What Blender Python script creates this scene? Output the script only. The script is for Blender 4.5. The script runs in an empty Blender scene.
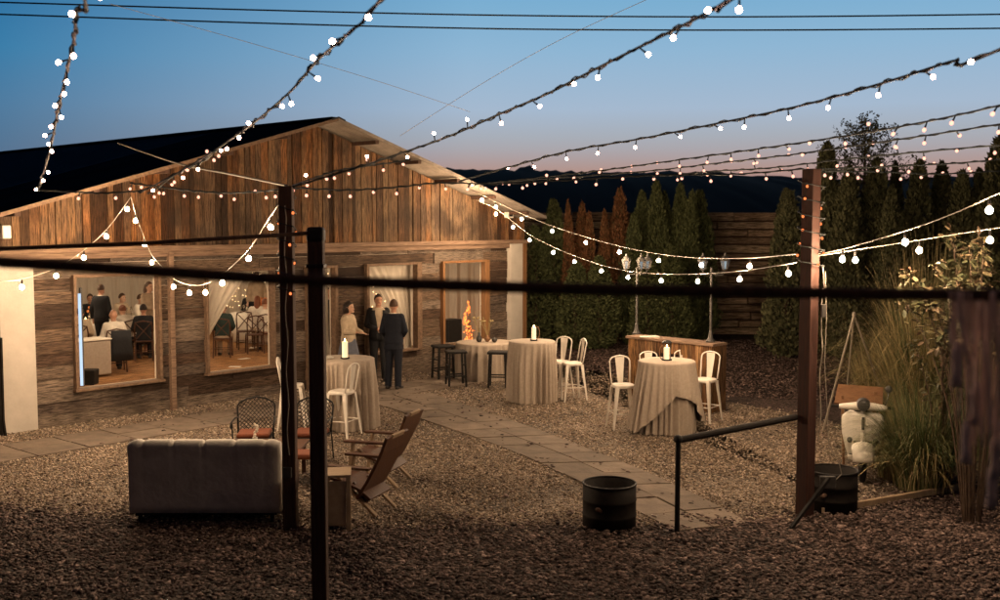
import bpy, math, random
import numpy as np
from math import sin, cos, pi, radians, atan, atan2, sqrt
from mathutils import Vector, Matrix, noise as mnoise
random.seed(7); RNG = np.random.default_rng(11)
SC = bpy.context.scene; COL = SC.collection

# ------------------------------------------------------------------ camera
F = 1050.0; CAMZ = 3.2; TH = atan(75.0/F)
camd = bpy.data.cameras.new('camera'); cam = bpy.data.objects.new('camera', camd); COL.objects.link(cam)
cam.location = (0, 0, CAMZ); cam.rotation_euler = (pi/2-TH, 0, 0)
camd.sensor_width = 36; camd.lens = F*36/1000; camd.clip_start = .05; camd.clip_end = 5000
camd.dof.use_dof = True; camd.dof.focus_distance = 15.5; camd.dof.aperture_fstop = 1.9
SC.camera = cam
# ------------------------------------------------------------------ dusk sky
W = bpy.data.worlds.new('World'); SC.world = W; W.use_nodes = True
nt = W.node_tree; N = nt.nodes; Lk = nt.links
for n in list(N): N.remove(n)
out = N.new('ShaderNodeOutputWorld'); bg = N.new('ShaderNodeBackground'); tc = N.new('ShaderNodeTexCoord')
sep = N.new('ShaderNodeSeparateXYZ'); Lk.new(tc.outputs['Generated'], sep.inputs[0])
def lin(c): return tuple(((v/255)/12.92 if v <= 10 else (((v/255)+.055)/1.055)**2.4) for v in c)
def ramp_node(nodes, stops):
    r = nodes.new('ShaderNodeValToRGB'); e = r.color_ramp.elements
    while len(e) > 1: e.remove(e[-1])
    e[0].position = stops[0][0]; e[0].color = (*stops[0][1], 1)
    for p, c in stops[1:]:
        k = e.new(p); k.color = (*c, 1)
    return r
mr = N.new('ShaderNodeMapRange'); mr.inputs['From Min'].default_value = 0; mr.inputs['From Max'].default_value = .5
Lk.new(sep.outputs['Z'], mr.inputs['Value'])
rR = ramp_node(N, [(0, lin((120,88,100))), (.06, lin((165,122,122))), (.10, lin((178,146,137))), (.14, lin((171,166,171))), (.165, lin((168,174,184))), (.215, lin((165,185,207))),
                   (.32, lin((143,182,212))), (.42, lin((119,173,209))), (.6, lin((26,60,100))), (1, lin((14,26,48)))])
rL = ramp_node(N, [(0, lin((90,90,120))), (.1, lin((76,108,138))), (.2, lin((66,116,154))), (.3, lin((38,118,164))), (.42, lin((10,98,152))),
                   (.6, lin((12,40,76))), (1, lin((8,18,38)))])
Lk.new(mr.outputs[0], rR.inputs[0]); Lk.new(mr.outputs[0], rL.inputs[0])
mx = N.new('ShaderNodeMapRange'); mx.inputs['From Min'].default_value = -.46; mx.inputs['From Max'].default_value = -.03; mx.interpolation_type = 'LINEAR'
Lk.new(sep.outputs['X'], mx.inputs['Value'])
mixs = N.new('ShaderNodeMix'); mixs.data_type = 'RGBA'
Lk.new(mx.outputs[0], mixs.inputs['Factor']); Lk.new(rL.outputs[0], mixs.inputs[6]); Lk.new(rR.outputs[0], mixs.inputs[7])
my = N.new('ShaderNodeMapRange'); my.inputs['From Min'].default_value = .1; my.inputs['From Max'].default_value = .86
my.inputs['To Min'].default_value = .10; my.inputs['To Max'].default_value = 1
Lk.new(sep.outputs['Y'], my.inputs['Value'])
Lk.new(mixs.outputs[2], bg.inputs['Color']); Lk.new(my.outputs[0], bg.inputs['Strength']); Lk.new(bg.outputs[0], out.inputs[0])
# last glow of the set sun, very weak and soft
sl = bpy.data.lights.new('afterglow_sun', 'SUN'); sl.energy = .03; sl.angle = radians(25); sl.color = (1, .72, .66)
so = bpy.data.objects.new('afterglow_sun', sl); COL.objects.link(so); so.rotation_euler = (radians(82), 0, radians(155))
SC.view_settings.view_transform = 'Standard'; SC.view_settings.look = 'None'; SC.view_settings.exposure = 0; SC.view_settings.gamma = 1
SC.view_settings.use_curve_mapping = False
SC.cycles.use_denoising = True; SC.cycles.use_light_tree = True; SC.cycles.max_bounces = 6; SC.cycles.diffuse_bounces = 3
SC.cycles.sample_clamp_indirect = 4; SC.cycles.caustics_reflective = False; SC.cycles.caustics_refractive = False
BULB_B = 2050; BULB_A = 62

# ------------------------------------------------------------------ picture -> place
def ray(px, py):
    a = (px-500)/F; b = (300-py)/F
    return Vector((a, cos(TH)+b*sin(TH), -sin(TH)+b*cos(TH)))
def G(px, py, z=0.0):
    d = ray(px, py); k = (z-CAMZ)/d.z; return Vector((0, 0, CAMZ))+d*k
def D(px, py, Y):
    d = ray(px, py); return Vector((0, 0, CAMZ))+d*(Y/d.y)

# ------------------------------------------------------------------ mesh helpers
class MB:
    def __init__(s): s.v = []; s.f = []
    def add(s, vs, fs):
        o = len(s.v); s.v += [tuple(v) for v in vs]; s.f += [tuple(i+o for i in f) for f in fs]; return s
    def box(s, c, d, M=None, taper=1.0):
        c = Vector(c); hx, hy, hz = d[0]/2, d[1]/2, d[2]/2; vs = []
        for z in (-1, 1):
            k = taper if z > 0 else 1
            for x, y in ((-1,-1),(1,-1),(1,1),(-1,1)):
                p = Vector((x*hx*k, y*hy*k, z*hz)); p = (M @ p) if M else p; vs.append(c+p)
        return s.add(vs, [(0,3,2,1),(4,5,6,7),(0,1,5,4),(1,2,6,5),(2,3,7,6),(3,0,4,7)])
    def bar(s, a, b, w, h=None, up=(0,0,1)):
        a = Vector(a); b = Vector(b); h = h or w; d = (b-a); L = d.length; d.normalize(); up = Vector(up)
        if abs(d.dot(up)) > .98: up = Vector((0,1,0))
        x = d.cross(up).normalized(); z = x.cross(d)
        vs = [p + x*(i*w/2) + z*(j*h/2) for p in (a, b) for i, j in ((-1,-1),(1,-1),(1,1),(-1,1))]
        return s.add(vs, [(0,1,2,3),(7,6,5,4),(0,4,5,1),(1,5,6,2),(2,6,7,3),(3,7,4,0)])
    def loft(s, rings, cap=True, closed=False):
        n = len(rings[0]); vs = [p for r in rings for p in r]; fs = []
        m = len(rings)
        for i in range(m if closed else m-1):
            a = i*n; b = ((i+1) % m)*n
            for j in range(n): k = (j+1) % n; fs.append((a+j, a+k, b+k, b+j))
        if cap and not closed: fs.append(tuple(reversed(range(n)))); fs.append(tuple(range((m-1)*n, m*n)))
        return s.add(vs, fs)
    def tube(s, pts, r, n=8, cap=True, closed=False):
        pts = [Vector(p) for p in pts]; m = len(pts); rr = r if isinstance(r, (list, tuple)) else [r]*m
        rings = []; px = None
        for i, p in enumerate(pts):
            if closed: t = pts[(i+1) % m]-pts[i-1]
            else: t = pts[min(i+1, m-1)]-pts[max(i-1, 0)]
            t.normalize()
            if px is None:
                px = t.orthogonal().normalized()
            else:
                px = (px-t*px.dot(t))
                px = px.normalized() if px.length > 1e-6 else t.orthogonal().normalized()
            py = t.cross(px); rings.append([p+(px*cos(a)+py*sin(a))*rr[i] for a in (2*pi*k/n for k in range(n))])
        return s.loft(rings, cap, closed)
    def caps(s, a, b, r1, r2, n=12):
        a = Vector(a); b = Vector(b); d = b-a
        if d.length < 1e-5: d = Vector((0,0,1e-3)); b = a+d
        d.normalize(); pts = []; rr = []
        for t in (-.97, -.75, -.4): pts.append(a+d*(t*r1)); rr.append(r1*sqrt(1-t*t))
        pts.append(a); rr.append(r1); pts.append(b); rr.append(r2)
        for t in (.4, .75, .97): pts.append(b+d*(t*r2)); rr.append(r2*sqrt(1-t*t))
        return s.tube(pts, rr, n)
    def lathe(s, prof, c=(0,0,0), n=24, fn=None):
        c = Vector(c); rings = []
        for r, z in prof:
            rings.append([c+Vector((cos(a)*(r*(fn(a, z) if fn else 1)), sin(a)*(r*(fn(a, z) if fn else 1)), z)) for a in (2*pi*k/n for k in range(n))])
        return s.loft(rings, True)
    def sphere(s, c, r, n=12, m=8):
        r = Vector(r) if not isinstance(r, (int, float)) else Vector((r, r, r)); c = Vector(c); rings = []
        for i in range(m+1):
            a = -pi/2+pi*(i+.0)/m; k = max(cos(a), .02)
            rings.append([c+Vector((r.x*k*cos(t), r.y*k*sin(t), r.z*sin(a))) for t in (2*pi*j/n for j in range(n))])
        return s.loft(rings, True)
    def quad(s, a, b, c, d): return s.add([a, b, c, d], [(0,1,2,3)])
    def build(s, name, m, parent=None, smooth=False, bevel=0, remesh=0, sub=0, solid=0):
        me = bpy.data.meshes.new(name); me.from_pydata(s.v, [], s.f); me.update()
        if smooth: me.polygons.foreach_set('use_smooth', [True]*len(me.polygons))
        if m: me.materials.append(m)
        o = bpy.data.objects.new(name, me); COL.objects.link(o)
        if parent: o.parent = parent
        if solid: k = o.modifiers.new('s', 'SOLIDIFY'); k.thickness = solid
        if remesh:
            k = o.modifiers.new('r', 'REMESH'); k.mode = 'VOXEL'; k.voxel_size = remesh; k.use_smooth_shade = True
            k = o.modifiers.new('sm', 'SMOOTH'); k.iterations = 3; k.factor = .5
        if sub: k = o.modifiers.new('u', 'SUBSURF'); k.levels = sub; k.render_levels = sub
        if bevel: k = o.modifiers.new('b', 'BEVEL'); k.width = bevel; k.segments = 2; k.limit_method = 'ANGLE'
        return o
def npmesh(name, V, Fc, m, parent=None, smooth=False):
    V = np.asarray(V, dtype=np.float32); Fc = np.asarray(Fc, dtype=np.int32); k = Fc.shape[1]
    me = bpy.data.meshes.new(name); me.vertices.add(len(V)); me.vertices.foreach_set('co', V.ravel())
    me.loops.add(Fc.size); me.loops.foreach_set('vertex_index', Fc.ravel())
    me.polygons.add(len(Fc)); me.polygons.foreach_set('loop_start', np.arange(0, Fc.size, k, dtype=np.int32))
    me.update(calc_edges=True); me.validate()
    if smooth: me.polygons.foreach_set('use_smooth', [True]*len(me.polygons))
    me.materials.append(m); o = bpy.data.objects.new(name, me); COL.objects.link(o)
    if parent: o.parent = parent
    return o
def tag(o, label=None, cat=None, group=None, kind=None):
    if label: o['label'] = label
    if cat: o['category'] = cat
    if group: o['group'] = group
    if kind: o['kind'] = kind
    return o
def thing(name, label, cat, loc=(0,0,0), rz=0, group=None, s=1):
    o = bpy.data.objects.new(name, None); COL.objects.link(o); o.empty_display_size = .2
    o.location = loc; o.rotation_euler = (0, 0, rz); o.scale = (s, s, s); return tag(o, label, cat, group)
KIDS = {}
def copy_tree(o, parent=None):
    c = o.copy(); COL.objects.link(c)
    if parent: c.parent = parent
    for ch in [x for x in bpy.data.objects if x.parent == o]: copy_tree(ch, c)
    return c
def dup(o, loc, rz, label, s=None):
    c = copy_tree(o); c.location = loc; c.rotation_euler = (0, 0, rz); c['label'] = label
    if s: c.scale = (s, s, s)
    return c

# ------------------------------------------------------------------ materials
def mat(name, c1, c2=None, rough=.7, scale=8, bump=0, metal=0, bscale=None, detail=5, stretch=(1,1,1), emit=0, ecol=None, spec=.4, island=0, coat=0, trans=0):
    m = bpy.data.materials.new(name); m.use_nodes = True; nt = m.node_tree; n = nt.nodes; l = nt.links; b = n['Principled BSDF']
    b.inputs['Roughness'].default_value = rough; b.inputs['Metallic'].default_value = metal; b.inputs['Specular IOR Level'].default_value = spec
    b.inputs['Base Color'].default_value = (*c1, 1)
    if coat: b.inputs['Coat Weight'].default_value = coat
    if trans: b.inputs['Transmission Weight'].default_value = trans
    tcn = n.new('ShaderNodeTexCoord'); mp = n.new('ShaderNodeMapping'); mp.inputs['Scale'].default_value = stretch
    l.new(tcn.outputs['Object'], mp.inputs[0])
    if c2 or bump:
        no = n.new('ShaderNodeTexNoise'); no.inputs['Scale'].default_value = scale; no.inputs['Detail'].default_value = detail; no.inputs['Roughness'].default_value = .65
        l.new(mp.outputs[0], no.inputs['Vector'])
    if c2:
        r = ramp_node(n, [(.32, c1), (.68, c2)]); l.new(no.outputs[0], r.inputs[0]); colr = r.outputs[0]
        if island:
            g = n.new('ShaderNodeNewGeometry'); hs = n.new('ShaderNodeHueSaturation'); mr = n.new('ShaderNodeMapRange')
            mr.inputs['To Min'].default_value = 1-island; mr.inputs['To Max'].default_value = 1+island
            l.new(g.outputs['Random Per Island'], mr.inputs['Value']); l.new(mr.outputs[0], hs.inputs['Value']); l.new(colr, hs.inputs['Color']); colr = hs.outputs[0]
        l.new(colr, b.inputs['Base Color'])
        rm = n.new('ShaderNodeMapRange'); rm.inputs['To Min'].default_value = max(rough-.12, .05); rm.inputs['To Max'].default_value = min(rough+.15, 1)
        l.new(no.outputs[0], rm.inputs['Value']); l.new(rm.outputs[0], b.inputs['Roughness'])
    if bump:
        if bscale:
            nb = n.new('ShaderNodeTexNoise'); nb.inputs['Scale'].default_value = bscale; nb.inputs['Detail'].default_value = 4; l.new(mp.outputs[0], nb.inputs['Vector'])
        else: nb = no
        bp = n.new('ShaderNodeBump'); bp.inputs['Strength'].default_value = bump; bp.inputs['Distance'].default_value = .02
        l.new(nb.outputs[0], bp.inputs['Height']); l.new(bp.outputs[0], b.inputs['Normal'])
    if emit: b.inputs['Emission Color'].default_value = (*(ecol or c1), 1); b.inputs['Emission Strength'].default_value = emit
    return m
def boards(name, tones, stretch, wear, dark=(.03,.02,.014), tint=0):
    """weathered planks: one tone per plank, grain running along it, stains and nail rust"""
    m = bpy.data.materials.new(name); m.use_nodes = True; nt = m.node_tree; n = nt.nodes; l = nt.links; b = n['Principled BSDF']
    b.inputs['Roughness'].default_value = .85; b.inputs['Specular IOR Level'].default_value = .2
    g = n.new('ShaderNodeNewGeometry'); st = [(i/len(tones), t) for i, t in enumerate(tones)]
    r = ramp_node(n, st); r.color_ramp.interpolation = 'CONSTANT'; l.new(g.outputs['Random Per Island'], r.inputs[0])
    tcn = n.new('ShaderNodeTexCoord'); mp = n.new('ShaderNodeMapping'); mp.inputs['Scale'].default_value = stretch
    ad = n.new('ShaderNodeVectorMath'); ad.operation = 'MULTIPLY_ADD'
    cx = n.new('ShaderNodeCombineXYZ'); 
    for i in range(3): l.new(g.outputs['Random Per Island'], cx.inputs[i])
    sc = n.new('ShaderNodeVectorMath'); sc.operation = 'SCALE'; sc.inputs['Scale'].default_value = 37; l.new(cx.outputs[0], sc.inputs[0])
    av = n.new('ShaderNodeVectorMath'); av.operation = 'ADD'; l.new(tcn.outputs['Object'], mp.inputs[0]); l.new(mp.outputs[0], av.inputs[0]); l.new(sc.outputs[0], av.inputs[1])
    no = n.new('ShaderNodeTexNoise'); no.inputs['Scale'].default_value = 6; no.inputs['Detail'].default_value = 8; no.inputs['Roughness'].default_value = .7
    l.new(av.outputs[0], no.inputs['Vector'])
    gr = ramp_node(n, [(.37, (.09,.08,.07)), (.47, (.5,.48,.46)), (.55, (.85,.83,.8)), (.66, (1.3,1.25,1.2))]); l.new(no.outputs[0], gr.inputs[0])
    mu = n.new('ShaderNodeMix'); mu.data_type = 'RGBA'; mu.blend_type = 'MULTIPLY'; mu.inputs['Factor'].default_value = 1
    l.new(r.outputs[0], mu.inputs[6]); l.new(gr.outputs[0], mu.inputs[7])
    if tint:
        n3 = n.new('ShaderNodeTexNoise'); n3.inputs['Scale'].default_value = .45; n3.inputs['Detail'].default_value = 3; l.new(tcn.outputs['Object'], n3.inputs['Vector'])
        a3 = n.new('ShaderNodeMath'); a3.operation = 'MULTIPLY_ADD'; a3.inputs[1].default_value = .16; l.new(g.outputs['Random Per Island'], a3.inputs[0]); l.new(n3.outputs[0], a3.inputs[2])
        t3 = ramp_node(n, [(.44, (.86,.90,.93)), (.56, (1.02,.94,.84)), (.72, (1.45,1.0,.56))]); l.new(a3.outputs[0], t3.inputs[0])
        m3 = n.new('ShaderNodeMix'); m3.data_type = 'RGBA'; m3.blend_type = 'MULTIPLY'; m3.inputs['Factor'].default_value = tint; l.new(mu.outputs[2], m3.inputs[6]); l.new(t3.outputs[0], m3.inputs[7]); mu = m3
    n2 = n.new('ShaderNodeTexNoise'); n2.inputs['Scale'].default_value = 1.1; n2.inputs['Detail'].default_value = 5; l.new(tcn.outputs['Object'], n2.inputs['Vector'])
    wr = n.new('ShaderNodeMapRange'); wr.inputs['From Min'].default_value = .5; wr.inputs['From Max'].default_value = .68; wr.inputs['To Max'].default_value = wear
    l.new(n2.outputs[0], wr.inputs['Value'])
    m2 = n.new('ShaderNodeMix'); m2.data_type = 'RGBA'; m2.inputs[7].default_value = (*dark, 1)
    l.new(wr.outputs[0], m2.inputs['Factor']); l.new(mu.outputs[2], m2.inputs[6]); l.new(m2.outputs[2], b.inputs['Base Color'])
    bp = n.new('ShaderNodeBump'); bp.inputs['Strength'].default_value = .7; bp.inputs['Distance'].default_value = .012
    l.new(no.outputs[0], bp.inputs['Height']); l.new(bp.outputs[0], b.inputs['Normal'])
    return m
def stones(name, tones, scale, bump=.9, big=(.75, 1.1)):
    m = bpy.data.materials.new(name); m.use_nodes = True; nt = m.node_tree; n = nt.nodes; l = nt.links; b = n['Principled BSDF']
    b.inputs['Roughness'].default_value = .85; b.inputs['Specular IOR Level'].default_value = .25
    tcn = n.new('ShaderNodeTexCoord'); vo = n.new('ShaderNodeTexVoronoi'); vo.inputs['Scale'].default_value = scale; l.new(tcn.outputs['Object'], vo.inputs['Vector'])
    sp = n.new('ShaderNodeSeparateColor'); l.new(vo.outputs['Color'], sp.inputs[0])
    r = ramp_node(n, [(i/(len(tones)-1), t) for i, t in enumerate(tones)]); l.new(sp.outputs[0], r.inputs[0])
    ed = n.new('ShaderNodeMapRange'); ed.inputs['From Min'].default_value = .25; ed.inputs['From Max'].default_value = .75; ed.inputs['To Min'].default_value = 1; ed.inputs['To Max'].default_value = .25
    l.new(vo.outputs['Distance'], ed.inputs['Value'])
    n2 = n.new('ShaderNodeTexNoise'); n2.inputs['Scale'].default_value = .7; n2.inputs['Detail'].default_value = 6; l.new(tcn.outputs['Object'], n2.inputs['Vector'])
    bg_ = n.new('ShaderNodeMapRange'); bg_.inputs['From Min'].default_value = .35; bg_.inputs['From Max'].default_value = .65; bg_.inputs['To Min'].default_value = big[0]; bg_.inputs['To Max'].default_value = big[1]
    l.new(n2.outputs[0], bg_.inputs['Value'])
    mm = n.new('ShaderNodeMath'); mm.operation = 'MULTIPLY'; l.new(ed.outputs[0], mm.inputs[0]); l.new(bg_.outputs[0], mm.inputs[1])
    hs = n.new('ShaderNodeHueSaturation'); l.new(mm.outputs[0], hs.inputs['Value']); l.new(r.outputs[0], hs.inputs['Color']); l.new(hs.outputs[0], b.inputs['Base Color'])
    bp = n.new('ShaderNodeBump'); bp.invert = True; bp.inputs['Strength'].default_value = bump; bp.inputs['Distance'].default_value = .02
    l.new(vo.outputs['Distance'], bp.inputs['Height']); l.new(bp.outputs[0], b.inputs['Normal'])
    return m
def islands(name, tones, rough=.8, spec=.25):
    m = bpy.data.materials.new(name); m.use_nodes = True; nt = m.node_tree; n = nt.nodes; l = nt.links; b = n['Principled BSDF']
    b.inputs['Roughness'].default_value = rough; b.inputs['Specular IOR Level'].default_value = spec
    g = n.new('ShaderNodeNewGeometry'); r = ramp_node(n, [(i/(len(tones)-1), t) for i, t in enumerate(tones)])
    l.new(g.outputs['Random Per Island'], r.inputs[0]); l.new(r.outputs[0], b.inputs['Base Color']); return m
def emis(name, c, s, sampling=True):
    m = bpy.data.materials.new(name); m.use_nodes = True; n = m.node_tree.nodes; l = m.node_tree.links; n.clear()
    o = n.new('ShaderNodeOutputMaterial'); e = n.new('ShaderNodeEmission'); e.inputs[0].default_value = (*c, 1); e.inputs[1].default_value = s; l.new(e.outputs[0], o.inputs[0])
    if not sampling: m.cycles.emission_sampling = 'NONE'
    return m
M = dict(
 gable=boards('gable_boards', [(.20,.12,.07),(.14,.088,.055),(.24,.15,.085),(.17,.11,.07),(.22,.145,.09),(.075,.045,.028),(.19,.115,.066),(.155,.1,.066),(.25,.165,.105),(.12,.07,.042),(.18,.115,.072),(.05,.03,.02),(.21,.13,.078)], (13,13,.7), .9, tint=1),
 wall=boards('wall_boards', [(.19,.142,.108),(.12,.08,.056),(.25,.195,.155),(.075,.048,.034),(.16,.112,.08),(.22,.175,.14),(.045,.028,.02),(.18,.125,.088),(.11,.07,.05),(.14,.108,.088)], (.9,13,13), .75),
 beam=mat('beam_wood', (.10,.06,.038), (.26,.17,.115), .85, 5, .5, stretch=(.6,8,8)),
 barw=boards('bar_boards', [(.22,.11,.05),(.30,.16,.08),(.15,.075,.035),(.26,.14,.06),(.34,.2,.1),(.18,.1,.05)], (9,9,.7), .4),
 sleeper=boards('sleeper_wood', [(.50,.36,.25),(.60,.46,.33),(.38,.27,.19),(.52,.39,.28)], (.5,7,7), .6),
 plaster=mat('plaster', (.40,.36,.31), (.48,.435,.38), .9, 3, .15, bscale=30),
 roof=mat('roof_tin', (.012,.012,.013), (.03,.028,.028), .6, 1.5, .2, metal=.2),
 soffit=mat('corrugated_tin', (.2,.165,.135), (.34,.29,.24), .55, 4, .1, metal=.35),
 trim=mat('orange_trim', (.15,.075,.03), (.28,.135,.055), .7, 6, .3, stretch=(6,6,.6)),
 frame=mat('window_wood', (.10,.06,.036), (.2,.125,.078), .75, 6, .3, stretch=(3,3,3)),
 gravel=stones('gravel_stones', [(.06,.04,.027),(.20,.145,.10),(.33,.25,.185),(.48,.39,.31),(.13,.09,.06)], 36, big=(.55, 1.2)),
 mulch=stones('bark_mulch', [(.025,.016,.013),(.11,.072,.06),(.21,.145,.125),(.055,.037,.03),(.15,.10,.086)], 30, big=(.45, 1.15)),
 slab=mat('paving_slab', (.10,.075,.056), (.20,.155,.12), .85, 3.2, .35, bscale=26, island=.2, detail=8),
 ground=mat('field_ground', (.02,.022,.012), (.05,.045,.028), .95, .5, .3),
 hill=mat('hill_scrub', (.016,.015,.008), (.032,.028,.013), 1, .08, .3, bscale=.6),
 blk=mat('black_steel', (.008,.007,.007), (.018,.016,.015), .6, 14, .12, metal=.2, spec=.25),
 rust=mat('rusty_steel', (.006,.0045,.004), (.014,.010,.008), .75, 9, .3, metal=.1, spec=.2),
 post=mat('post_timber', (.035,.018,.012), (.09,.045,.026), .8, 7, .4, stretch=(6,6,.5)),
 postr=mat('red_post_timber', (.022,.007,.004), (.055,.017,.009), .75, 7, .4, stretch=(6,6,.5)),
 chair=mat('white_enamel', (.62,.57,.5), (.74,.69,.62), .4, 5, .05, spec=.5),
 linen=mat('linen', (.34,.28,.225), (.42,.35,.285), .9, 25, .2, bscale=220),
 whitecloth=mat('white_cloth', (.66,.6,.5), (.74,.68,.58), .9, 20, .1),
 sofa=mat('grey_velvet', (.40,.375,.34), (.55,.52,.47), .8, 5, .25, bscale=18),
 dwood=mat('dark_stain', (.045,.017,.008), (.105,.042,.019), .55, 6, .2, stretch=(2,8,2)),
 crate=mat('raw_pine', (.26,.18,.11), (.38,.28,.18), .75, 7, .25, stretch=(1,5,1)),
 orange=mat('orange_fabric', (.11,.028,.011), (.18,.05,.019), .85, 12, .15),
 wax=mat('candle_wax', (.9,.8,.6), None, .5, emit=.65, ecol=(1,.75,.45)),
 cable=mat('cable_rubber', (.01,.014,.014), (.025,.03,.03), .6, 30, .2),
 wcable=mat('pale_cable', (.26,.22,.18), (.34,.3,.24), .6, 20),
 lampm=mat('lantern_metal', (.04,.037,.034), (.08,.075,.07), .5, 9, metal=.3),
 glass=mat('clear_glass', (.8,.78,.72), None, .2, trans=.95, spec=.5),
 white=mat('white_paint', (.62,.58,.5), (.74,.7,.62), .45, 4, .05),
 tan=mat('tan_board', (.14,.065,.03), (.24,.125,.06), .7, 6, .3, stretch=(2,8,2)),
 floor=boards('oak_floor', [(.40,.20,.085),(.45,.235,.1),(.36,.175,.07),(.42,.215,.09)], (.5,6,6), .1),
 drape=mat('drape', (.60,.53,.44), (.68,.61,.51), .95, 4, .2, stretch=(6,6,.4)),
 leaf_t=None)
M['thuja'] = islands('thuja_green', [(.028,.036,.014),(.075,.088,.034),(.12,.13,.055),(.05,.062,.024)], .85)
M['dead'] = islands('thuja_brown', [(.11,.045,.02),(.21,.09,.038),(.28,.13,.06),(.15,.065,.03),(.08,.07,.03)], .85)
M['pine'] = islands('dark_conifer', [(.028,.032,.015),(.08,.082,.04),(.13,.125,.062),(.05,.055,.026)], .85)
M['trunk'] = mat('bark', (.05,.03,.02), (.11,.07,.045), .9, 9, .6)
M['grass_g'] = islands('green_blades', [(.025,.045,.014),(.06,.085,.03),(.12,.13,.055),(.2,.19,.09)], .6)
M['grass_d'] = islands('dry_blades', [(.16,.12,.05),(.3,.23,.1),(.42,.33,.17),(.2,.17,.07)], .6)
M['leaf'] = islands('broad_leaf', [(.03,.036,.015),(.07,.068,.032),(.125,.105,.055),(.09,.05,.03)], .55)
M['stone_i'] = islands('loose_stones', [(.05,.034,.022),(.20,.145,.10),(.34,.26,.19),(.56,.46,.37),(.13,.09,.06),(.27,.20,.145)])
M['chip_i'] = islands('bark_chips', [(.014,.009,.008),(.07,.044,.037),(.17,.115,.098),(.035,.023,.019),(.30,.21,.185)])
M['bulbB'] = emis('warm_bulb', (1, .69, .42), BULB_B)
M['bulbA'] = emis('small_bulb', (1, .56, .42), BULB_A)
M['bulbF'] = emis('far_small_bulb', (1, .46, .32), 2.1)
M['dot'] = emis('fairy_dot', (1, .62, .3), 14, False)
M['flame'] = emis('candle_flame', (1, .6, .22), 40)
M['amberdots'] = emis('amber_glow', (1, .2, .035), 3.6)  # emission standing in for string lights reflected in the window
M['pend'] = emis('added_pendant_glow', (1, .74, .48), 700)  # for the pendants added out of view in the hall
M['dooredge'] = emis('cool_door_edge_glow', (.6, .78, 1), 1.1)  # self-glowing colour for the bright edge of the glass door

# ------------------------------------------------------------------ ground
g = MB(); g.quad((-900,-300,-.012),(900,-300,-.012),(900,1500,-.012),(-900,1500,-.012)); tag(g.build('ground', M['ground']), kind='structure')
def sheet(name, pts, z, m):
    b = MB(); b.add([(p.x, p.y, z) for p in pts], [tuple(range(len(pts)))]); return tag(b.build(name, m), kind='structure')
mul = sheet('mulch_bed', [Vector(p) for p in ((-14,2,0),(16,2,0),(18,32,0),(2,32,0),(-14,14,0))], 0, M['mulch'])
gpx = [(-120,500),(0,506),(60,514),(130,521),(230,526),(330,530),(450,524),(600,527),(740,522),(800,516),(850,506),(905,498),(960,470),(905,440),(850,428),(800,415),(740,404),(690,396),(640,382),(600,372),(560,367),(520,362)]
gpts = [G(*p) for p in gpx] + [Vector((2.0,25.6,0)), Vector((-8.5,17.4,0)), Vector((-12,14,0))]
sheet('gravel_yard', gpts, .006, M['gravel'])
poly = np.array([(p.x, p.y) for p in gpts])
def inpoly(x, y, P):
    c = np.zeros(len(x), bool); n = len(P)
    for i in range(n):
        x1, y1 = P[i]; x2, y2 = P[i-1]
        with np.errstate(divide='ignore', invalid='ignore'):
            k = ((y1 > y) != (y2 > y)) & (x < (x2-x1)*(y-y1)/(y2-y1+1e-12)+x1)
        c ^= k
    return c
def scatter(name, X, Y, Z, size, flat, m, asp=(.7, 1.3)):
    n = len(X); O = np.array([(1,0,0),(0,1,0),(-1,0,0),(0,-1,0),(0,0,1),(0,0,-1)], float)
    Fa = np.array([(0,1,4),(1,2,4),(2,3,4),(3,0,4),(1,0,5),(2,1,5),(3,2,5),(0,3,5)])
    s = RNG.uniform(size[0], size[1], (n,1,1)); V = O[None]*s*RNG.uniform(asp[0], asp[1], (n,1,3))
    V = V*(1+RNG.uniform(-.25,.25,(n,6,1))); V[:,:,2] *= flat
    ax = RNG.normal(size=(n,3)); ax /= np.linalg.norm(ax, axis=1)[:,None]; ang = RNG.uniform(-.5,.5,n)
    c = np.cos(ang)[:,None,None]; sn = np.sin(ang)[:,None,None]; A = ax[:,None,:]
    V = V*c + np.cross(np.broadcast_to(A, V.shape), V)*sn + A*(V*A).sum(2, keepdims=True)*(1-c)
    t = RNG.uniform(0, 2*pi, n); ct = np.cos(t)[:,None]; st = np.sin(t)[:,None]
    x = V[:,:,0]*ct-V[:,:,1]*st; y = V[:,:,0]*st+V[:,:,1]*ct; V[:,:,0] = x; V[:,:,1] = y
    V += np.stack([X, Y, Z], 1)[:,None,:]
    Fx = (Fa[None]+6*np.arange(n)[:,None,None]).reshape(-1,3)
    return npmesh(name, V.reshape(-1,3), Fx, m)
def inframe(X, Y, pad=.03):
    return np.abs(X/Y) < (.476+pad)
# slabs
path_quads = []
def path(name, A, Bv, W_, nrow, ncol, skew=0):
    b = MB(); d = (Bv-A); L = d.length; d.normalize(); s = Vector((d.y, -d.x, 0))
    for i in range(nrow):
        for j in range(ncol):
            u0 = L*i/nrow+.012; u1 = L*(i+1)/nrow-.012; off = 0
            v0 = W_*j/ncol+.012; v1 = W_*(j+1)/ncol-.012
            z = .022+random.uniform(-.004,.004); c = A+d*((u0+u1)/2)+s*((v0+v1)/2)
            Mx = Matrix.Rotation(atan2(d.y, d.x)+random.uniform(-.012,.012), 3, 'Z') @ Matrix.Rotation(random.uniform(-.008,.008), 3, 'X')
            b.box((c.x, c.y, z-.03), (u1-u0, v1-v0, .06), Mx)
    path_quads.append([(p.x, p.y) for p in (A, Bv, Bv+s*W_, A+s*W_)])
    return tag(b.build(name, M['slab'], bevel=.006), kind='structure')
pA = G(372, 403); pB = G(722, 534); 
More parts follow.
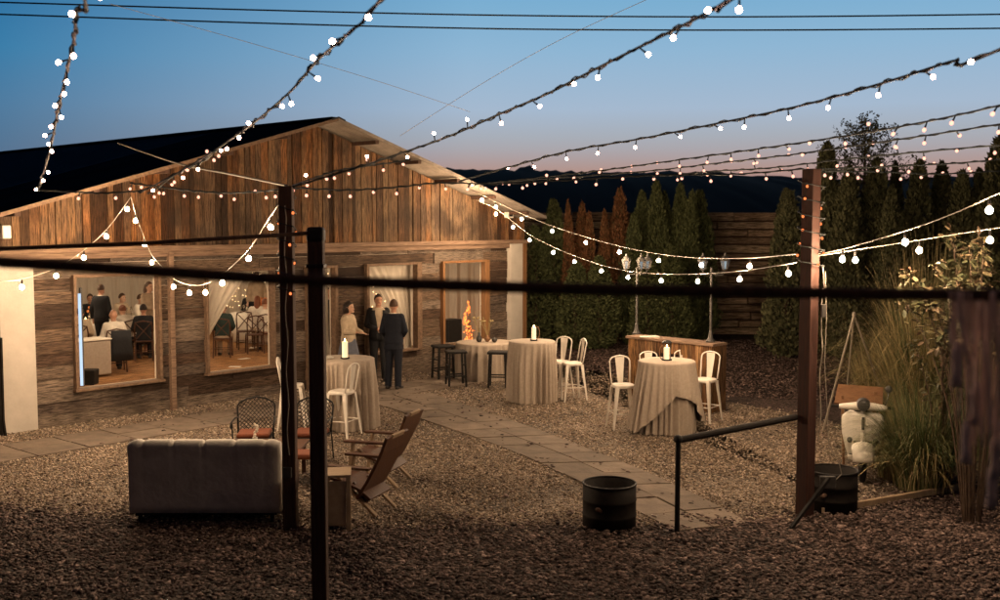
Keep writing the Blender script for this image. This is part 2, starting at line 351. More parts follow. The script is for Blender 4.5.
def curved_path():
    Lp = [G(*p) for p in ((352,397),(395,411),(450,430),(507,450),(577,482),(660,524),(676,533))]
    Rp = [G(*p) for p in ((432,394),(470,407),(525,426),(585,448),(663,480),(735,516),(750,524))]
    def at(P, t):
        u = t*(len(P)-1); i = min(int(u), len(P)-2); f = u-i
        a = P[max(i-1,0)]; b_ = P[i]; c = P[i+1]; d_ = P[min(i+2,len(P)-1)]
        return (b_*2+(c-a)*f+(a*2-b_*5+c*4-d_)*f*f+(b_*3-a-c*3+d_)*f**3)*.5
    # equal steps along the ground
    ts = [i/400 for i in range(401)]; mid = [(at(Lp,t)+at(Rp,t))/2 for t in ts]; acc = [0]
    for i in range(400): acc.append(acc[-1]+(mid[i+1]-mid[i]).length)
    nr = int(acc[-1]/.62); tt = [float(np.interp(acc[-1]*k/nr, acc, ts)) for k in range(nr+1)]
    b = MB()
    for k in range(nr):
        for j in range(2):
            q = []
            for t, vv in ((tt[k],j/2),(tt[k+1],j/2),(tt[k+1],(j+1)/2),(tt[k],(j+1)/2)): q.append(at(Lp,t).lerp(at(Rp,t),vv))
            c = sum(q, Vector())/4; z = .026+random.uniform(-.006,.006); q = [c+(p-c)*.972 for p in q]
            q = [Vector((p.x, p.y, z+random.uniform(-.003,.003))) for p in q]
            b.loft([[Vector((p.x,p.y,-.03)) for p in q], q])
    path_quads.append([(p.x,p.y) for p in [at(Lp,t) for t in tt]+[at(Rp,t) for t in reversed(tt)]])
    return tag(b.build('path', M['slab'], bevel=.006), kind='structure')
curved_path()
fd = Vector((.659, .752, 0)); fn = Vector((.752, -.659, 0))
p0 = G(160, 412); path('path', p0+fn*.75-fd*4.5, p0+fn*.75+fd*8.2, 1.15, 17, 2)
nst = 150000
X = RNG.uniform(-9.5, 7, nst*2); Y = RNG.uniform(10, 27, nst*2)**1.0
keep = inpoly(X+RNG.normal(0,.12,len(X)), Y+RNG.normal(0,.2,len(X))+.05, poly) & inframe(X, Y) & (RNG.uniform(size=len(X)) < np.clip((13.5/Y)**2, .12, 1))
jit = RNG.normal(0, .12, (2, len(X)))
for q in path_quads: keep &= ~inpoly(X, Y, np.array(q))
pt = np.array([mnoise.noise(Vector((a*.9, b*.9, 7)))+.5*mnoise.noise(Vector((a*2.7, b*2.7, 2))) for a, b in zip(X[keep], Y[keep])])
X, Y = X[keep], Y[keep]; kp = RNG.uniform(size=len(X)) < np.clip(.85+pt*1.3, .25, 1); X, Y = X[kp], Y[kp]
tag(scatter('gravel', X, Y, RNG.uniform(.004, .016, len(X)), (.008, .021), .65, M['stone_i']), kind='stuff')
X = RNG.uniform(-6.5, 6.5, 60000); Y = RNG.uniform(8.6, 13.5, 60000)
keep = (~inpoly(X+RNG.normal(0,.2,len(X)), Y+RNG.normal(0,.28,len(X)), poly)) & inframe(X, Y)
X, Y = X[keep], Y[keep]
zz = np.array([max(mnoise.noise(Vector((a*1.3, b*1.3, 0))), -.3)*.05 for a, b in zip(X, Y)])
tag(scatter('bark_chips', X, Y, np.abs(zz)+.01, (.010, .034), .4, M['chip_i'], (.4, 1.5)), kind='stuff')
X = RNG.uniform(-2, 13, 60000); Y = RNG.uniform(14, 29, 60000)
keep = (~inpoly(X, Y, poly)) & inframe(X, Y) & (Y > 14) & ((X+1)*.3+Y > 21)
X, Y = X[keep], Y[keep]
tag(scatter('leaf_litter', X, Y, RNG.uniform(.0, .03, len(X)), (.018, .04), .4, M['chip_i'], (.4, 1.5)), kind='stuff')

X = RNG.uniform(-6, 6, 1500); Y = RNG.uniform(9, 22, 1500); kp = inpoly(X, Y, poly) & inframe(X, Y); X, Y = X[kp], Y[kp]
tag(scatter('fallen_leaves', X, Y, np.full(len(X), .03), (.018, .038), .22, M['chip_i'], (.5, 1.5)), kind='stuff')
# hills
def hill(name, Y0, Y1, prof, zbase, seed):
    nx, ny = 420, 14; V = []; pxs = [p[0] for p in prof]
    for j in range(ny):
        t = j/(ny-1)
        for i in range(nx):
            px = -300+1700*i/(nx-1); X0 = (px-500)/F
            py = np.interp(px, pxs, [p[1] for p in prof]); Y = Y0+(Y1-Y0)*t
            ztop = CAMZ+(225-py)/F*Y1
            z = zbase+(ztop-zbase)*sin(min(t*1.25,1)*pi/2)
            z += mnoise.fractal(Vector((px*.05, t*4, seed)), 1, 2, 4)*.5*t + (abs(mnoise.noise(Vector((px*.23, 5*t, seed+3))))*.7)*t
            if t > .8: z -= (t-.8)*5*2.5
            if .62 < t < .8: z += max(0, mnoise.noise(Vector((px*.11, 1.7, seed)))-.05)*(.9 if 500 < px < 700 else .4)+abs(mnoise.noise(Vector((px*.35, 2, 4))))*.6
            V.append((X0*Y1, Y, z))
    Fc = [(j*nx+i, j*nx+i+1, (j+1)*nx+i+1, (j+1)*nx+i) for j in range(ny-1) for i in range(nx-1)]
    return tag(npmesh(name, V, Fc, M['hill'], smooth=False), kind='structure')
hill('hills', 60, 190, [(-300,215),(300,205),(430,180),(480,181),(560,183),(640,184),(700,187),(790,191),(900,186),(1000,184),(1400,180)], -1, 2.0)

# ------------------------------------------------------------------ barn
UA = atan2(.752, .659)
O0 = G(250, 398); 
def fac(px, py, t=0.0):
    """point of the picture on the facade plane (t metres in front) -> (s, z)"""
    d = ray(px, py); c = Vector((0,0,CAMZ)); o = O0+fn*t
    k = (o-c).dot(fn)/d.dot(fn); p = c+d*k
    return (p-O0).dot(fd), p.z
def BW(s, inw, z=0): return Vector((O0.x, O0.y, 0))+fd*s-fn*inw+Vector((0,0,z))
barn = thing('barn', 'weathered timber barn with open windows and plank gable, hung with lights', 'barn', (O0.x, O0.y, 0), UA)
OV = .75
sa, za = fac(338, 121, OV); sr, zr = fac(546, 219, OV); sl_, zl = fac(0, 217, OV)
print('apex', sa, za, 'right', sr, zr, 'left', sl_, zl)
kR = (za-zr)/(sr-sa); kL = (za-zl)/(sa-sl_)
def roofz(s): return za-(s-sa)*kR if s > sa else za-(sa-s)*kL
S0 = fac(37, 420)[0]; SL = S0-1.6; SR0 = fac(507, 300)[0]; SR1 = fac(519, 300)[0]; S_END = fac(524, 300)[0]
ZB = fac(250, 245.5)[1]
WT = fac(250, 271)[1]; WB = fac(250, 367.5)[1]
win = [(fac(75,330)[0], fac(157,330)[0]), (fac(206.5,330)[0], fac(271,330)[0]), (fac(308,330)[0], fac(333,330)[0]), (fac(367,320)[0], fac(416,320)[0]), (fac(442.5,310)[0], fac(483,310)[0])]
print('S0', S0, 'SR', SR0, SR1, S_END, 'ZB', ZB, 'WT', WT, 'WB', WB, 'win', win)
# vertical gable planks
b = MB(); s = SL
while s < S_END:
    w = random.choice([.095,.11,.13,.15,.17]); e = min(s+w, S_END)
    zt0 = roofz(s)-.03; zt1 = roofz(e-.006)-.03; yo = random.uniform(-.016,.016); zb = ZB-random.uniform(0,.02)
    if s < sa < e: zt0 = zt1 = min(zt0, zt1)
    x0, x1 = s+.003, e-.008; y0, y1 = -.02+yo, .02+yo
    b.add([(x0,y0,zb),(x1,y0,zb),(x1,y1,zb),(x0,y1,zb),(x0,y0,zt0),(x1,y0,zt1),(x1,y1,zt1),(x0,y1,zt0)], [(0,3,2,1),(4,5,6,7),(0,1,5,4),(1,2,6,5),(2,3,7,6),(3,0,4,7)])
    s = e
b.build('gable_wall', M['gable'], barn)
b = MB(); b.add([(SL,.05,ZB-.1),(S_END,.05,ZB-.1),(S_END,.05,roofz(S_END)-.02),(sa,.05,za-.02),(SL,.05,roofz(SL)-.02)], [(0,1,2,3,4)]); b.build('gable_lining', M['post'], barn, solid=.04)
# horizontal wall planks between openings
b = MB()
def rows(z0, z1, n, opens):
    h = (z1-z0)/n
    for r in range(n):
        segs = []; cur = S0
        for a, e in opens: segs.append((cur, a)); cur = e
        segs.append((cur, SR0))
        for a, e in segs:
            s = a
            while s < e-.02:
                L = random.uniform(1.2, 3.2); t = s+L
                if e-t < .5: t = e
                t = min(t, e); yo = random.uniform(-.022,.02); tilt = random.uniform(-.006,.006)
                b.box(((s+t)/2, .03+yo, z0+h*(r+.5)), (t-s-.006, .06, h-.008), Matrix.Rotation(tilt*min(1,1.2/(t-s)), 3, 'Y')); s = t
rows(.0, WB, 3, [win[2]]); rows(WB, WT, 9, win); rows(WT, ZB-.0, 2, [])
b.build('plank_wall', M['wall'], barn)
# backing so that no light leaks between the planks
b = MB(); cur = S0
for i, (a, e) in enumerate(win):
    b.box(((cur+a)/2, .085, ZB/2), (a-cur, .03, ZB)); 
    b.box(((a+e)/2, .085, (WT+ZB)/2), (e-a, .03, ZB-WT-.002))
    if i != 2: b.box(((a+e)/2, .085, WB/2), (e-a, .03, WB-.002))
    cur = e
b.box(((cur+S_END)/2, .085, ZB/2), (S_END-cur, .03, ZB)); b.build('wall_lining', M['drape'], barn)
# white corner panels, beam, trim
b = MB(); b.box(((SL+S0)/2, -.005, ZB/2), (S0-SL-.01, .09, ZB-.01)); b.build('white_panel', M['plaster'], barn, bevel=.008)
b = MB(); b.box(((SR0+SR1)/2, -.035, ZB/2), (SR1-SR0, .17, ZB-.01)); b.build('white_panel', M['plaster'], barn, bevel=.008)
b = MB(); b.box(((SR1+S_END)/2+.02, -.005, ZB/2), (S_END-SR1+.02, .12, ZB-.01)); b.build('corner_board', M['trim'], barn, bevel=.006)
sb0 = fac(200, 246)[0]
b = MB(); b.box(((SL+S_END)/2, -.075, ZB-.02), (S_END-SL+.1, .11, .09)); b.build('beam', M['beam'], barn, bevel=.01)
b = MB(); b.box(((SL+S_END)/2-.2, -.05, ZB-.115), (S_END-SL-.3, .06, .10)); b.build('lower_beam', M['beam'], barn, bevel=.01)
# window frames
fr = []
for i, (a, e) in enumerate(win):
    b = MB(); zb = .02 if i == 2 else WB; w = .05 if i < 2 else .07
    b.box((a-w/2+.002, -.02, (zb+WT)/2), (w, .15, WT-zb+.1)); b.box((e+w/2-.002+(.03 if i == 4 else 0), -.02, (zb+WT)/2), (w*(2.0 if i in (3,4) else 1), .15, WT-zb+.1))
    b.box(((a+e)/2, -.022, WT+.026), (e-a+.01, .145, .05))
    o = b.build('door_frame' if i == 2 else 'window_frame', M['trim'] if i in (4,) else M['frame'], barn, bevel=.005)
    if i != 2:
        b = MB(); b.box(((a+e)/2, -.03, WB-.022), (e-a+.14, .19, .045)); b.build('sill', M['frame'], o, bevel=.006)
s1 = fac(169, 330)[0]; b = MB(); b.box((s1, -.09, (ZB-.1)/2), (.09, .09, ZB-.1)); b.build('wall_post', M['beam'], barn, bevel=.008)
s1 = fac(303, 330)[0]
s1 = fac(340, 330)[0]
# glass door edge in the first window, its cool brightness put in as emission
a = win[0][0]; b = MB(); b.box((a+.05, -.075, (WB+WT)/2-.1), (.035, .03, WT-WB-.3)); b.build('door_edge_glow', M['dooredge'], barn)
b = MB(); b.box((a+.085, -.05, (WB+WT)/2-.06), (.03, .05, WT-WB-.2)); b.build('glass_door_edge', M['lampm'], barn)
# roof: two corrugated slopes
def slope(sgn):
    Vv = []; nyy = 1500; Ln = 24.0; s_out = (sr+.0) if sgn > 0 else sl_-.35
    for j in range(nyy):
        y = -OV+Ln*j/(nyy-1) if j > 300 else -OV+2.6*j/300
    ys = list(np.linspace(-OV, 3, 420))+list(np.linspace(3.1, Ln, 300))
    for y in ys:
        for k in range(4):
            s = sa+(s_out-sa)*k/3; Vv.append((s, y, (roofz(s)+.012*sin(2*pi*y/.09))+.035))
    n = len(ys); Fc = [(j*4+k, j*4+k+1, (j+1)*4+k+1, (j+1)*4+k) for j in range(n-1) for k in range(3)]
    o = npmesh('roof', Vv, Fc, M['roof'], barn, smooth=True)
    Vu = [(x, y, z-.006) for x, y, z in Vv if y < 3]; n2 = len(Vu)//4
    if sgn > 0: npmesh('roof_underside', Vu, [f for f in Fc if max(f) < n2*4], M['soffit'], o, smooth=True)
    # rake board and purlins
    b = MB(); b.bar((sa, -OV-.012, za+.03), (s_out, -OV-.012, roofz(s_out)+.03), .02, .06); b.build('rake_board', M['soffit'] if sgn > 0 else M['frame'], o)
    for k in range(1, 6):
        s = sa+(s_out-sa)*(k/5.4-.02); b = MB(); b.box((s, (-OV+.05+.06)/2, roofz(s)-.035), (.09, OV, .07)); b.build('purlin', M['post'], o)
slope(1); slope(-1)
b = MB()
for sg in (-1, 1): b.bar((sa, -OV-.02, za+.065), (sa+sg*.16, -OV-.02, (roofz(sa+sg*.16))+.06), .02, .03)
b.box((sa, 11, za+.06), (.22, 23.4, .03)); b.build('ridge_cap', M['roof'], barn)
# side walls, floor, back
b = MB(); b.box((S_END-.05, 8, ZB/2+.15), (.1, 15.9, ZB+.3)); b.box((SL+.05, 8, ZB/2+.15), (.1, 15.9, ZB+.3)); b.build('side_wall', M['sleeper'], barn)
b = MB()
y = .12
while y < 13:
    x = SL+.1
    while x < S_END-.1:
        L = random.uniform(1.5, 3); x2 = min(x+L, S_END-.1); b.box(((x+x2)/2, y+.075, .0), (x2-x-.003, .147, .1)); x = x2
    y += .15
b.build('wooden_floor', M['floor'], barn)
def drapewall(P0_, P1_, z0, z1, amp=.04, per=.35, n=160, parent=barn, name='drape', m=None, solid=0):
    P0_ = Vector(P0_); P1_ = Vector(P1_); d = (P1_-P0_); L = d.length; d.normalize(); nn = Vector((-d.y, d.x))
    V = []; rows_ = 6
    for r in range(rows_):
        z = z0+(z1-z0)*r/(rows_-1)
        for i in range(n):
            u = L*i/(n-1); a = amp*(sin(2*pi*u/per+1.5*sin(u*2.3))+.4*sin(2*pi*u/(per*.37)))*(1-.35*r/rows_)
            p = P0_+d*u+nn*a; V.append((p.x, p.y, z))
    return npmesh(name, V, [(r*n+i, r*n+i+1, (r+1)*n+i+1, (r+1)*n+i) for r in range(rows_-1) for i in range(n-1)], m or M['drape'], parent, smooth=True)
drapewall((SL+.2, 12.5), (S_END-.2, 12.5), .05, 3.0, .06, .4, 400)
b = MB(); b.quad((SL,.1,3.0),(S_END,.1,3.0),(S_END,13,3.0),(SL,13,3.0)); b.build('ceiling', M['drape'], barn)
b = MB(); b.quad((SL,12.8,0),(S_END,12.8,0),(S_END,12.8,3.0),(SL,12.8,3.0)); b.build('back_wall', M['drape'], barn)
# partition behind the right-hand windows
a4 = win[4][0]-.35
drapewall((S_END-.22, .2), (S_END-.22, 12.4), .05, 2.98, .045, .34, 520)
# tied curtains
def curtain(s0, s1, y, top, tie_s, tie_z, side=1, n=40, name='curtain', spread=.5):
    """hangs from s0..s1 at the rail and is gathered towards tie_s at tie_z, then falls"""
    V = []; R_ = 26
    for r in range(R_):
        z = top-(top-.12)*r/(R_-1); 
        if z > tie_z: k = ((top-z)/(top-tie_z))**.8; a = s0+(tie_s-.06-s0)*k; e = s1+(tie_s+.06-s1)*k
        else: k = (tie_z-z)/(tie_z-.1); a = tie_s-.06-.12*k; e = tie_s+.06+.12*k
        for i in range(n):
            u = i/(n-1); V.append((a+(e-a)*u, y+.03*sin(u*34+r*.05)+.015*sin(u*81), z))
    return npmesh(name, V, [(r*n+i, r*n+i+1, (r+1)*n+i+1, (r+1)*n+i) for r in range(R_-1) for i in range(n-1)], M['drape'], barn, smooth=True)
a, e = win[1]; curtain(a-.05, e+.0, .25, 2.55, a-.02, .95)
a, e = win[3]; curtain(a-.1, e+.1, .25, 2.55, e+.0, .75); 
a, e = win[2]; curtain(a-.05, a+.25, .2, 2.55, a+.02, .9); curtain(e-.25, e+.05, .2, 2.55, e-.02, .9)
# flood light fixture on the gable
s_, z_ = fac(506, 215); b = MB(); b.box((s_, -.09, z_), (.2, .12, .14)); o = b.build('wall_lamp', M['white'], barn, bevel=.01)
b = MB(); b.box((s_, -.153, z_), (.13, .006, .08)); b.build('lamp_face', M['blk'], o)
s_, z_ = fac(2, 232); b = MB(); b.box((s_, -.1, z_), (.14, .14, .2)); b.build('wall_lamp', M['white'], barn, bevel=.02)



# ------------------------------------------------------------------ posts, rail, near pole
def post(name, label, px, pxb, Y, ztop, w, d, m, group=None):
    p = D(px, pxb, Y); t = thing(name, label, 'post', (p.x, p.y, 0), 0, group)
    b = MB(); b.box((0, 0, ztop/2-.1), (w, d, ztop+.2)); b.build('shaft', m, t, bevel=.008); return t
GP = 'timber posts holding up the string lights'
Y1 = G(291, 528).y; p1 = post('timber_post', 'tall dark square timber post just right of the grey sofa with a cable down it', 291, 528, Y1, 3.6, .14, .14, M['post'], GP)
b = MB(); pts = [(-.0, -.08, 3.4-.13*k) for k in range(21)]; pts = [(x+.012*sin(i*1.3), y, z) for i, (x, y, z) in enumerate(pts)]; b.tube(pts, .007, 5); b.build('cable', M['wcable'], p1)
b = MB(); b.box((-.01, -.09, .62), (.09, .04, .11)); b.build('socket_box', M['lampm'], p1, bevel=.008)
Y2 = 8.5; p2 = post('timber_post', 'nearest dark timber post with rounded top, between the sofa and the lounge chairs', 320.5, 600, Y2, 3.16, .125, .125, M['post'], GP)
b = MB(); b.box((0, 0, 3.12), (.142, .142, .13)); b.build('post_cap', M['blk'], p2, bevel=.03)
b = MB(); b.box((0, 0, 2.87), (.145, .145, .03)); b.build('post_band', M['blk'], p2, bevel=.004)
Y3 = G(804, 516).y; p3 = post('timber_post', 'tall reddish timber post at the right wound with small bulbs, dark drum behind it', 804.5, 516, Y3, 3.8, .146, .146, M['postr'], GP)
bpy.data.objects['shaft.002'].rotation_euler = (0, 0, radians(38))
b = MB(); pts = [(.12+.012*sin(k*.9), -.08+.01*cos(k*1.7), 2.75-.1*k) for k in range(20)]; b.tube(pts, .007, 5)
b.tube([(.14, -.1, 2.7), (.16, -.11, 2.2), (.15,-.11,1.7), (.19,-.1,1.25),(.22,-.1,.8),(.33,-.12,.62),(.36,-.12,.5),(.24,-.12,.38)], .005, 5); b.build('cable', M['wcable'], p3)
b = MB(); b.box((.2, -.15, .42), (.17, .05, .13)); b.build('socket_box', M['lampm'], p3, bevel=.01)
b = MB(); b.box((.12, -.13, 2.28), (.05, .04, .14)); b.build('cable_clip', M['lampm'], p3, bevel=.005)
q1 = D(829, 478, Y3-.25); q2 = G(791, 530)
b = MB(); b.bar(tuple(q1-Vector((p3.location.x, p3.location.y, 0))), tuple(q2-Vector((p3.location.x, p3.location.y, -.02))), .035); b.build('brace', M['blk'], p3)
# small bulbs wound on two posts are built with the garlands below
# rail
Yr = G(677, 533).y; pr = G(677, 533); e = D(796, 417, Y3)
t = thing('rope_rail', 'low black metal rail running from a slim post to the reddish timber post', 'railing', (pr.x, pr.y, 0))
b = MB(); b.tube([(0,0,-.05),(0,0,1.0)], .028, 10); b.build('rail_post', M['blk'], t)
b = MB(); b.tube([(0,0,.98),tuple((e-pr).xyz)], [.036,.036], 10); b.build('rail_bar', M['rust'], t)
b = MB(); b.sphere((0,0,.99), (.05,.05,.045)); b.build('rail_cap', M['blk'], t)
# edging
a, c = G(822, 514), G(965, 490)
b = MB(); b.bar(a+Vector((0,0,.04)), c+Vector((0,0,.05)), .05, .07); tag(b.build('timber_edging', M['crate'], bevel=.006), 'long thin timber edging lying on the ground from the reddish post towards the grasses', 'edging')
# near pole, thin rail
b = MB(); YN = 2.6; pts = [D(x, y, YN+.1) for x, y in ((-60,257),(0,262),(75,266.5),(150,271),(250,277.5),(350,282),(500,287),(620,290),(750,292),(870,294),(1000,295),(1080,296))]
b.tube(pts, .0155, 10); tag(b.build('railing_pole', M['post'], smooth=True), 'long dark pole out of focus right across the picture close to the camera', 'pole')
b = MB(); b.tube([D(-60,252,7.6), D(0,249,7.8), D(150,243,8.1), D(313,233,8.45)], .016, 8); tag(b.build('wooden_batten', M['post'], smooth=True), 'thin dark batten running in from the left to the top of the nearest post', 'batten')
# left edge post
pe = G(1, 436); t = thing('metal_post', 'slim dark metal post at the left end of the barn beside the white panel', 'post', (pe.x, pe.y, 0))
b = MB(); b.tube([(0,0,0),(0,0,2.95)], .04, 8); b.build('tube', M['rust'], t); b = MB(); b.tube([(.07,0,0),(.045,0,.25),(.05,0,1.5)], .022, 6); b.build('prop', M['rust'], t)

# ------------------------------------------------------------------ fringe on the near pole (right)
b = MB()
for i in range(40):
    x = 951+i*1.85+random.uniform(-.8,.8); lim = 300+min(1,(i+6)/50)**.5*195+random.uniform(-45,25); Yk = YN+.1+random.uniform(-.045,.045)
    pts = []; xx = x
    for k in range(12):
        tt = k/11; yy = 292+(lim-292)*tt; xx = x+sin(tt*5+i)*1.2+ (9*tt*tt if i % 4 == 0 else -3*tt*tt)
        pts.append(D(xx, yy, Yk+.02*sin(tt*3+i)))
    w = random.uniform(.0022,.0052); b.tube(pts, [w*(1.1-.3*tt/11) for tt in range(12)], 5)
    if i % 5 == 0:
        e = pts[-1]; b.lathe([(.004,.03),(.012,.01),(.014,-.01),(.012,-.05),(.016,-.085)], tuple(e), 7)
M['fringe'] = mat('fringe_yarn', (.72,.52,.45), (.86,.68,.6), .95, 40, .3)
tag(b.build('macrame_fringe', M['fringe'], smooth=True), 'blurred mauve brown fringe of hanging strands at the right edge on the near pole', 'fringe')

# ------------------------------------------------------------------ drums
def drum(px, py, w, h, label):
    c = G(px, py); c.y += w/2; t = thing('steel_drum', label, 'fire drum', (c.x, c.y, 0), 0, 'cut steel drums'); r = w/2
    b = MB(); b.lathe([(r,0),(r,h*.28),(r*1.025,h*.3),(r,h*.32),(r,h*.62),(r*1.025,h*.64),(r,h*.66),(r,h),(r-.008,h),(r-.012,.1),(.01,.1)], n=40)
    b.build('drum_body', M['rust'], t, smooth=True).data.polygons
    b = MB(); b.tube([(r*cos(a), r*sin(a), h) for a in (2*pi*k/36 for k in range(36))], .011, 6, closed=True); b.build('rim', M['blk'], t, smooth=True)
    b = MB()
    for k in range(14):
        a = random.uniform(0,6.3); q = random.uniform(0,r*.7); b.caps((q*cos(a),q*sin(a),.16+random.uniform(0,.08)),(q*cos(a)+random.uniform(-.12,.12),q*sin(a)+random.uniform(-.12,.12),.2+random.uniform(0,.1)),.03,.025,7)
    b.build('charred_logs', M['post'], t); return t
drum(612, 534, .565, .47, 'black steel drum standing open on the gravel beside the slab path')
drum(839.5, 515.5, .55, .45, 'dark cut drum tucked behind the reddish post on the right')

# ------------------------------------------------------------------ sofa
def sofa():
    c = G(205, 524); c.y += .42; t = thing('sofa', 'grey velvet sofa with buttoned rolled back, seen from behind', 'sofa', (c.x, c.y, 0), 0); w = 1.62
    b = MB()
    # back: rounded slab with a rolled padded top
    prof = [(-.42,.12),(-.43,.2),(-.43,.7),(-.44,.78),(-.46,.84),(-.45,.885),(-.40,.91),(-.33,.905),(-.29,.87),(-.285,.8),(-.27,.5),(-.27,.12)]
    n = 65; rings = []
    for i in range(n):
        u = i/(n-1); x = -w/2+w*u; ed = min(u, 1-u)*w; kk = 1-.035*math.exp(-(ed/.04)**2)
        groove = .022*math.exp(-(((u*5.0+.0) % 1-.5)/.045)**2)
        rings.append([Vector((x, y*kk+(groove if z > .72 and y < -.3 else 0), z*(kk if z > .5 else 1)-(groove*1.3 if z > .86 else 0))) for y, z in prof])
    b.loft(rings); b.build('back', M['sofa'], t, smooth=True)
    for s in (-1, 1):
        b = MB(); pr2 = [(.0,.12),(.0,.52),(-.02,.60),(-.0,.66),(.07,.68),(.14,.66),(.155,.58),(.13,.5),(.13,.12)]
        rings = []
        for i in range(14):
            y = -.30+.7*i/13; k = 1 if i not in (13,) else .97
            rings.append([Vector((s*(w/2-.12+xx*k), y, zz*k)) for xx, zz in pr2])
        b.loft(rings); b.build('arm', M['sofa'], t, smooth=True)
        b = MB(); b.box((s*(w/2-.03), -.15, .5), (.012,.012,.6)); b.build('piping', M['sofa'], t)
    b = MB(); b.box((0,.06,.27), (w-.24,.66,.28)); b.build('seat_base', M['sofa'], t, bevel=.03)
    for x in (-.34,.34): b = MB(); b.box((x,.08,.46), (.66,.6,.14)); b.build('seat_cushion', M['sofa'], t, bevel=.05)
    for x in (-1,1):
        for y in (-.36,.34): b = MB(); b.lathe([(.02,0),(.032,.13)], (x*(w/2-.1), y, 0), 10); b.build('leg', M['blk'], t)
    b = MB(); b.box((0,-.02,.11),(w-.1,.68,.05)); b.build('base_rail', M['blk'], t)
sofa()

# ------------------------------------------------------------------ lattice chairs + table behind the sofa
def lattice_chair(px, Y, rz, label):
    p = D(px, 400, Y); t = thing('lattice_armchair', label, 'garden chair', (p.x, Y, 0), rz, 'black wire lattice garden chairs', .9); r = .009; w = .52
    def bk(u, v): # u -1..1 across, v 0..1 up; curved back, faces -Y
        return Vector((u*w/2*(1+.08*v), .24+.10*v-.07*u*u+.02, .43+.5*v-.05*v*u*u*1.5))
    b = MB(); b.tube([bk(-1,0),bk(-1,.5),bk(-1,.92),bk(-.9,1),bk(-.5,1.02),bk(0,1.03),bk(.5,1.02),bk(.9,1),bk(1,.92),bk(1,.5),bk(1,0)], .014, 7); b.build('back_frame', M['blk'], t, smooth=True)
    b = MB()
    for i in range(-9, 10):
        for sgn in (-1, 1):
            pts = []
            for k in range(13):
                v = k/12; u = i/4.5+sgn*(v-.5)*1.7
                if -1 <= u <= 1: pts.append(bk(u, v))
            if len(pts) > 1: b.tube(pts, .0055, 4)
    b.build('back_lattice', M['blk'], t)
    b = MB(); b.box((0,0,.41), (w,.5,.02)); b.build('seat_frame', M['blk'], t, bevel=.005)
    b = MB(); b.box((0,-.01,.455), (w-.04,.47,.07)); b.build('seat_cushion', M['orange'], t, bevel=.03)
    for s in (-1,1):
        b = MB(); b.tube([(s*.26,.26,.66),(s*.3,.1,.67),(s*.31,-.15,.66),(s*.31,-.27,.65),(s*.31,-.30,.61),(s*.3,-.27,.58)], .013, 6); b.build('armrest', M['blk'], t, smooth=True)
        b = MB(); b.tube([(s*.3,-.22,.65),(s*.29,-.22,.41),(s*.28,-.25,.0)], .012, 6); b.build('leg', M['blk'], t)
        b = MB(); b.tube([(s*.25,.26,.45),(s*.27,.3,.0)], .012, 6); b.build('leg', M['blk'], t)
    return t
lattice_chair(254, 13.95, .12, 'black wire lattice armchair with orange cushion behind the left of the sofa top')
lattice_chair(310, 14.0, -.1, 'black wire lattice armchair with orange cushion glimpsed between the two dark posts')
p = D(258, 440, 13.1); t = thing('coffee_table', 'low dark wooden table behind the sofa with white flowers on it', 'table', (p.x, 13.1, 0))
b = MB(); b.box((0.1,0,.43), (1.0,.6,.035)); b.build('table_top', M['dwood'], t, bevel=.006)
for x in (-.33,.53):
    for y in (-.25,.25): b = MB(); b.box((x,y,.205), (.05,.05,.41)); b.build('leg', M['dwood'], t)
p = D(255, 440, 13.0); t = thing('flower_vase', 'small white flowers in a pot on the low table behind the sofa', 'vase', (p.x, 13.0, .448))
b = MB(); b.lathe([(.03,0),(.045,.04),(.03,.09),(.035,.1)], n=14); b.build('vase', M['white'], t, smooth=True)
b = MB()
for k in range(9): a = random.uniform(0,6.3); b.sphere((.03*cos(a), .03*sin(a), .12+.018*k), .018, 7, 5)
b.build('flowers', M['whitecloth'], t, smooth=True)
p = D(293, 455, 13.3); t = thing('throw_pillow_stool', 'small stool with orange pad seen between the two dark posts', 'stool', (D(303,455,12.6).x, 12.6, 0))
b = MB(); b.box((0,0,.42),(.34,.34,.07)); b.build('seat_pad', M['orange'], t, bevel=.03)
for x in (-1,1):
    for y in (-1,1): b = MB(); b.bar((x*.13,y*.13,.39),(x*.16,y*.16,0),.025); b.build('leg', M['blk'], t)

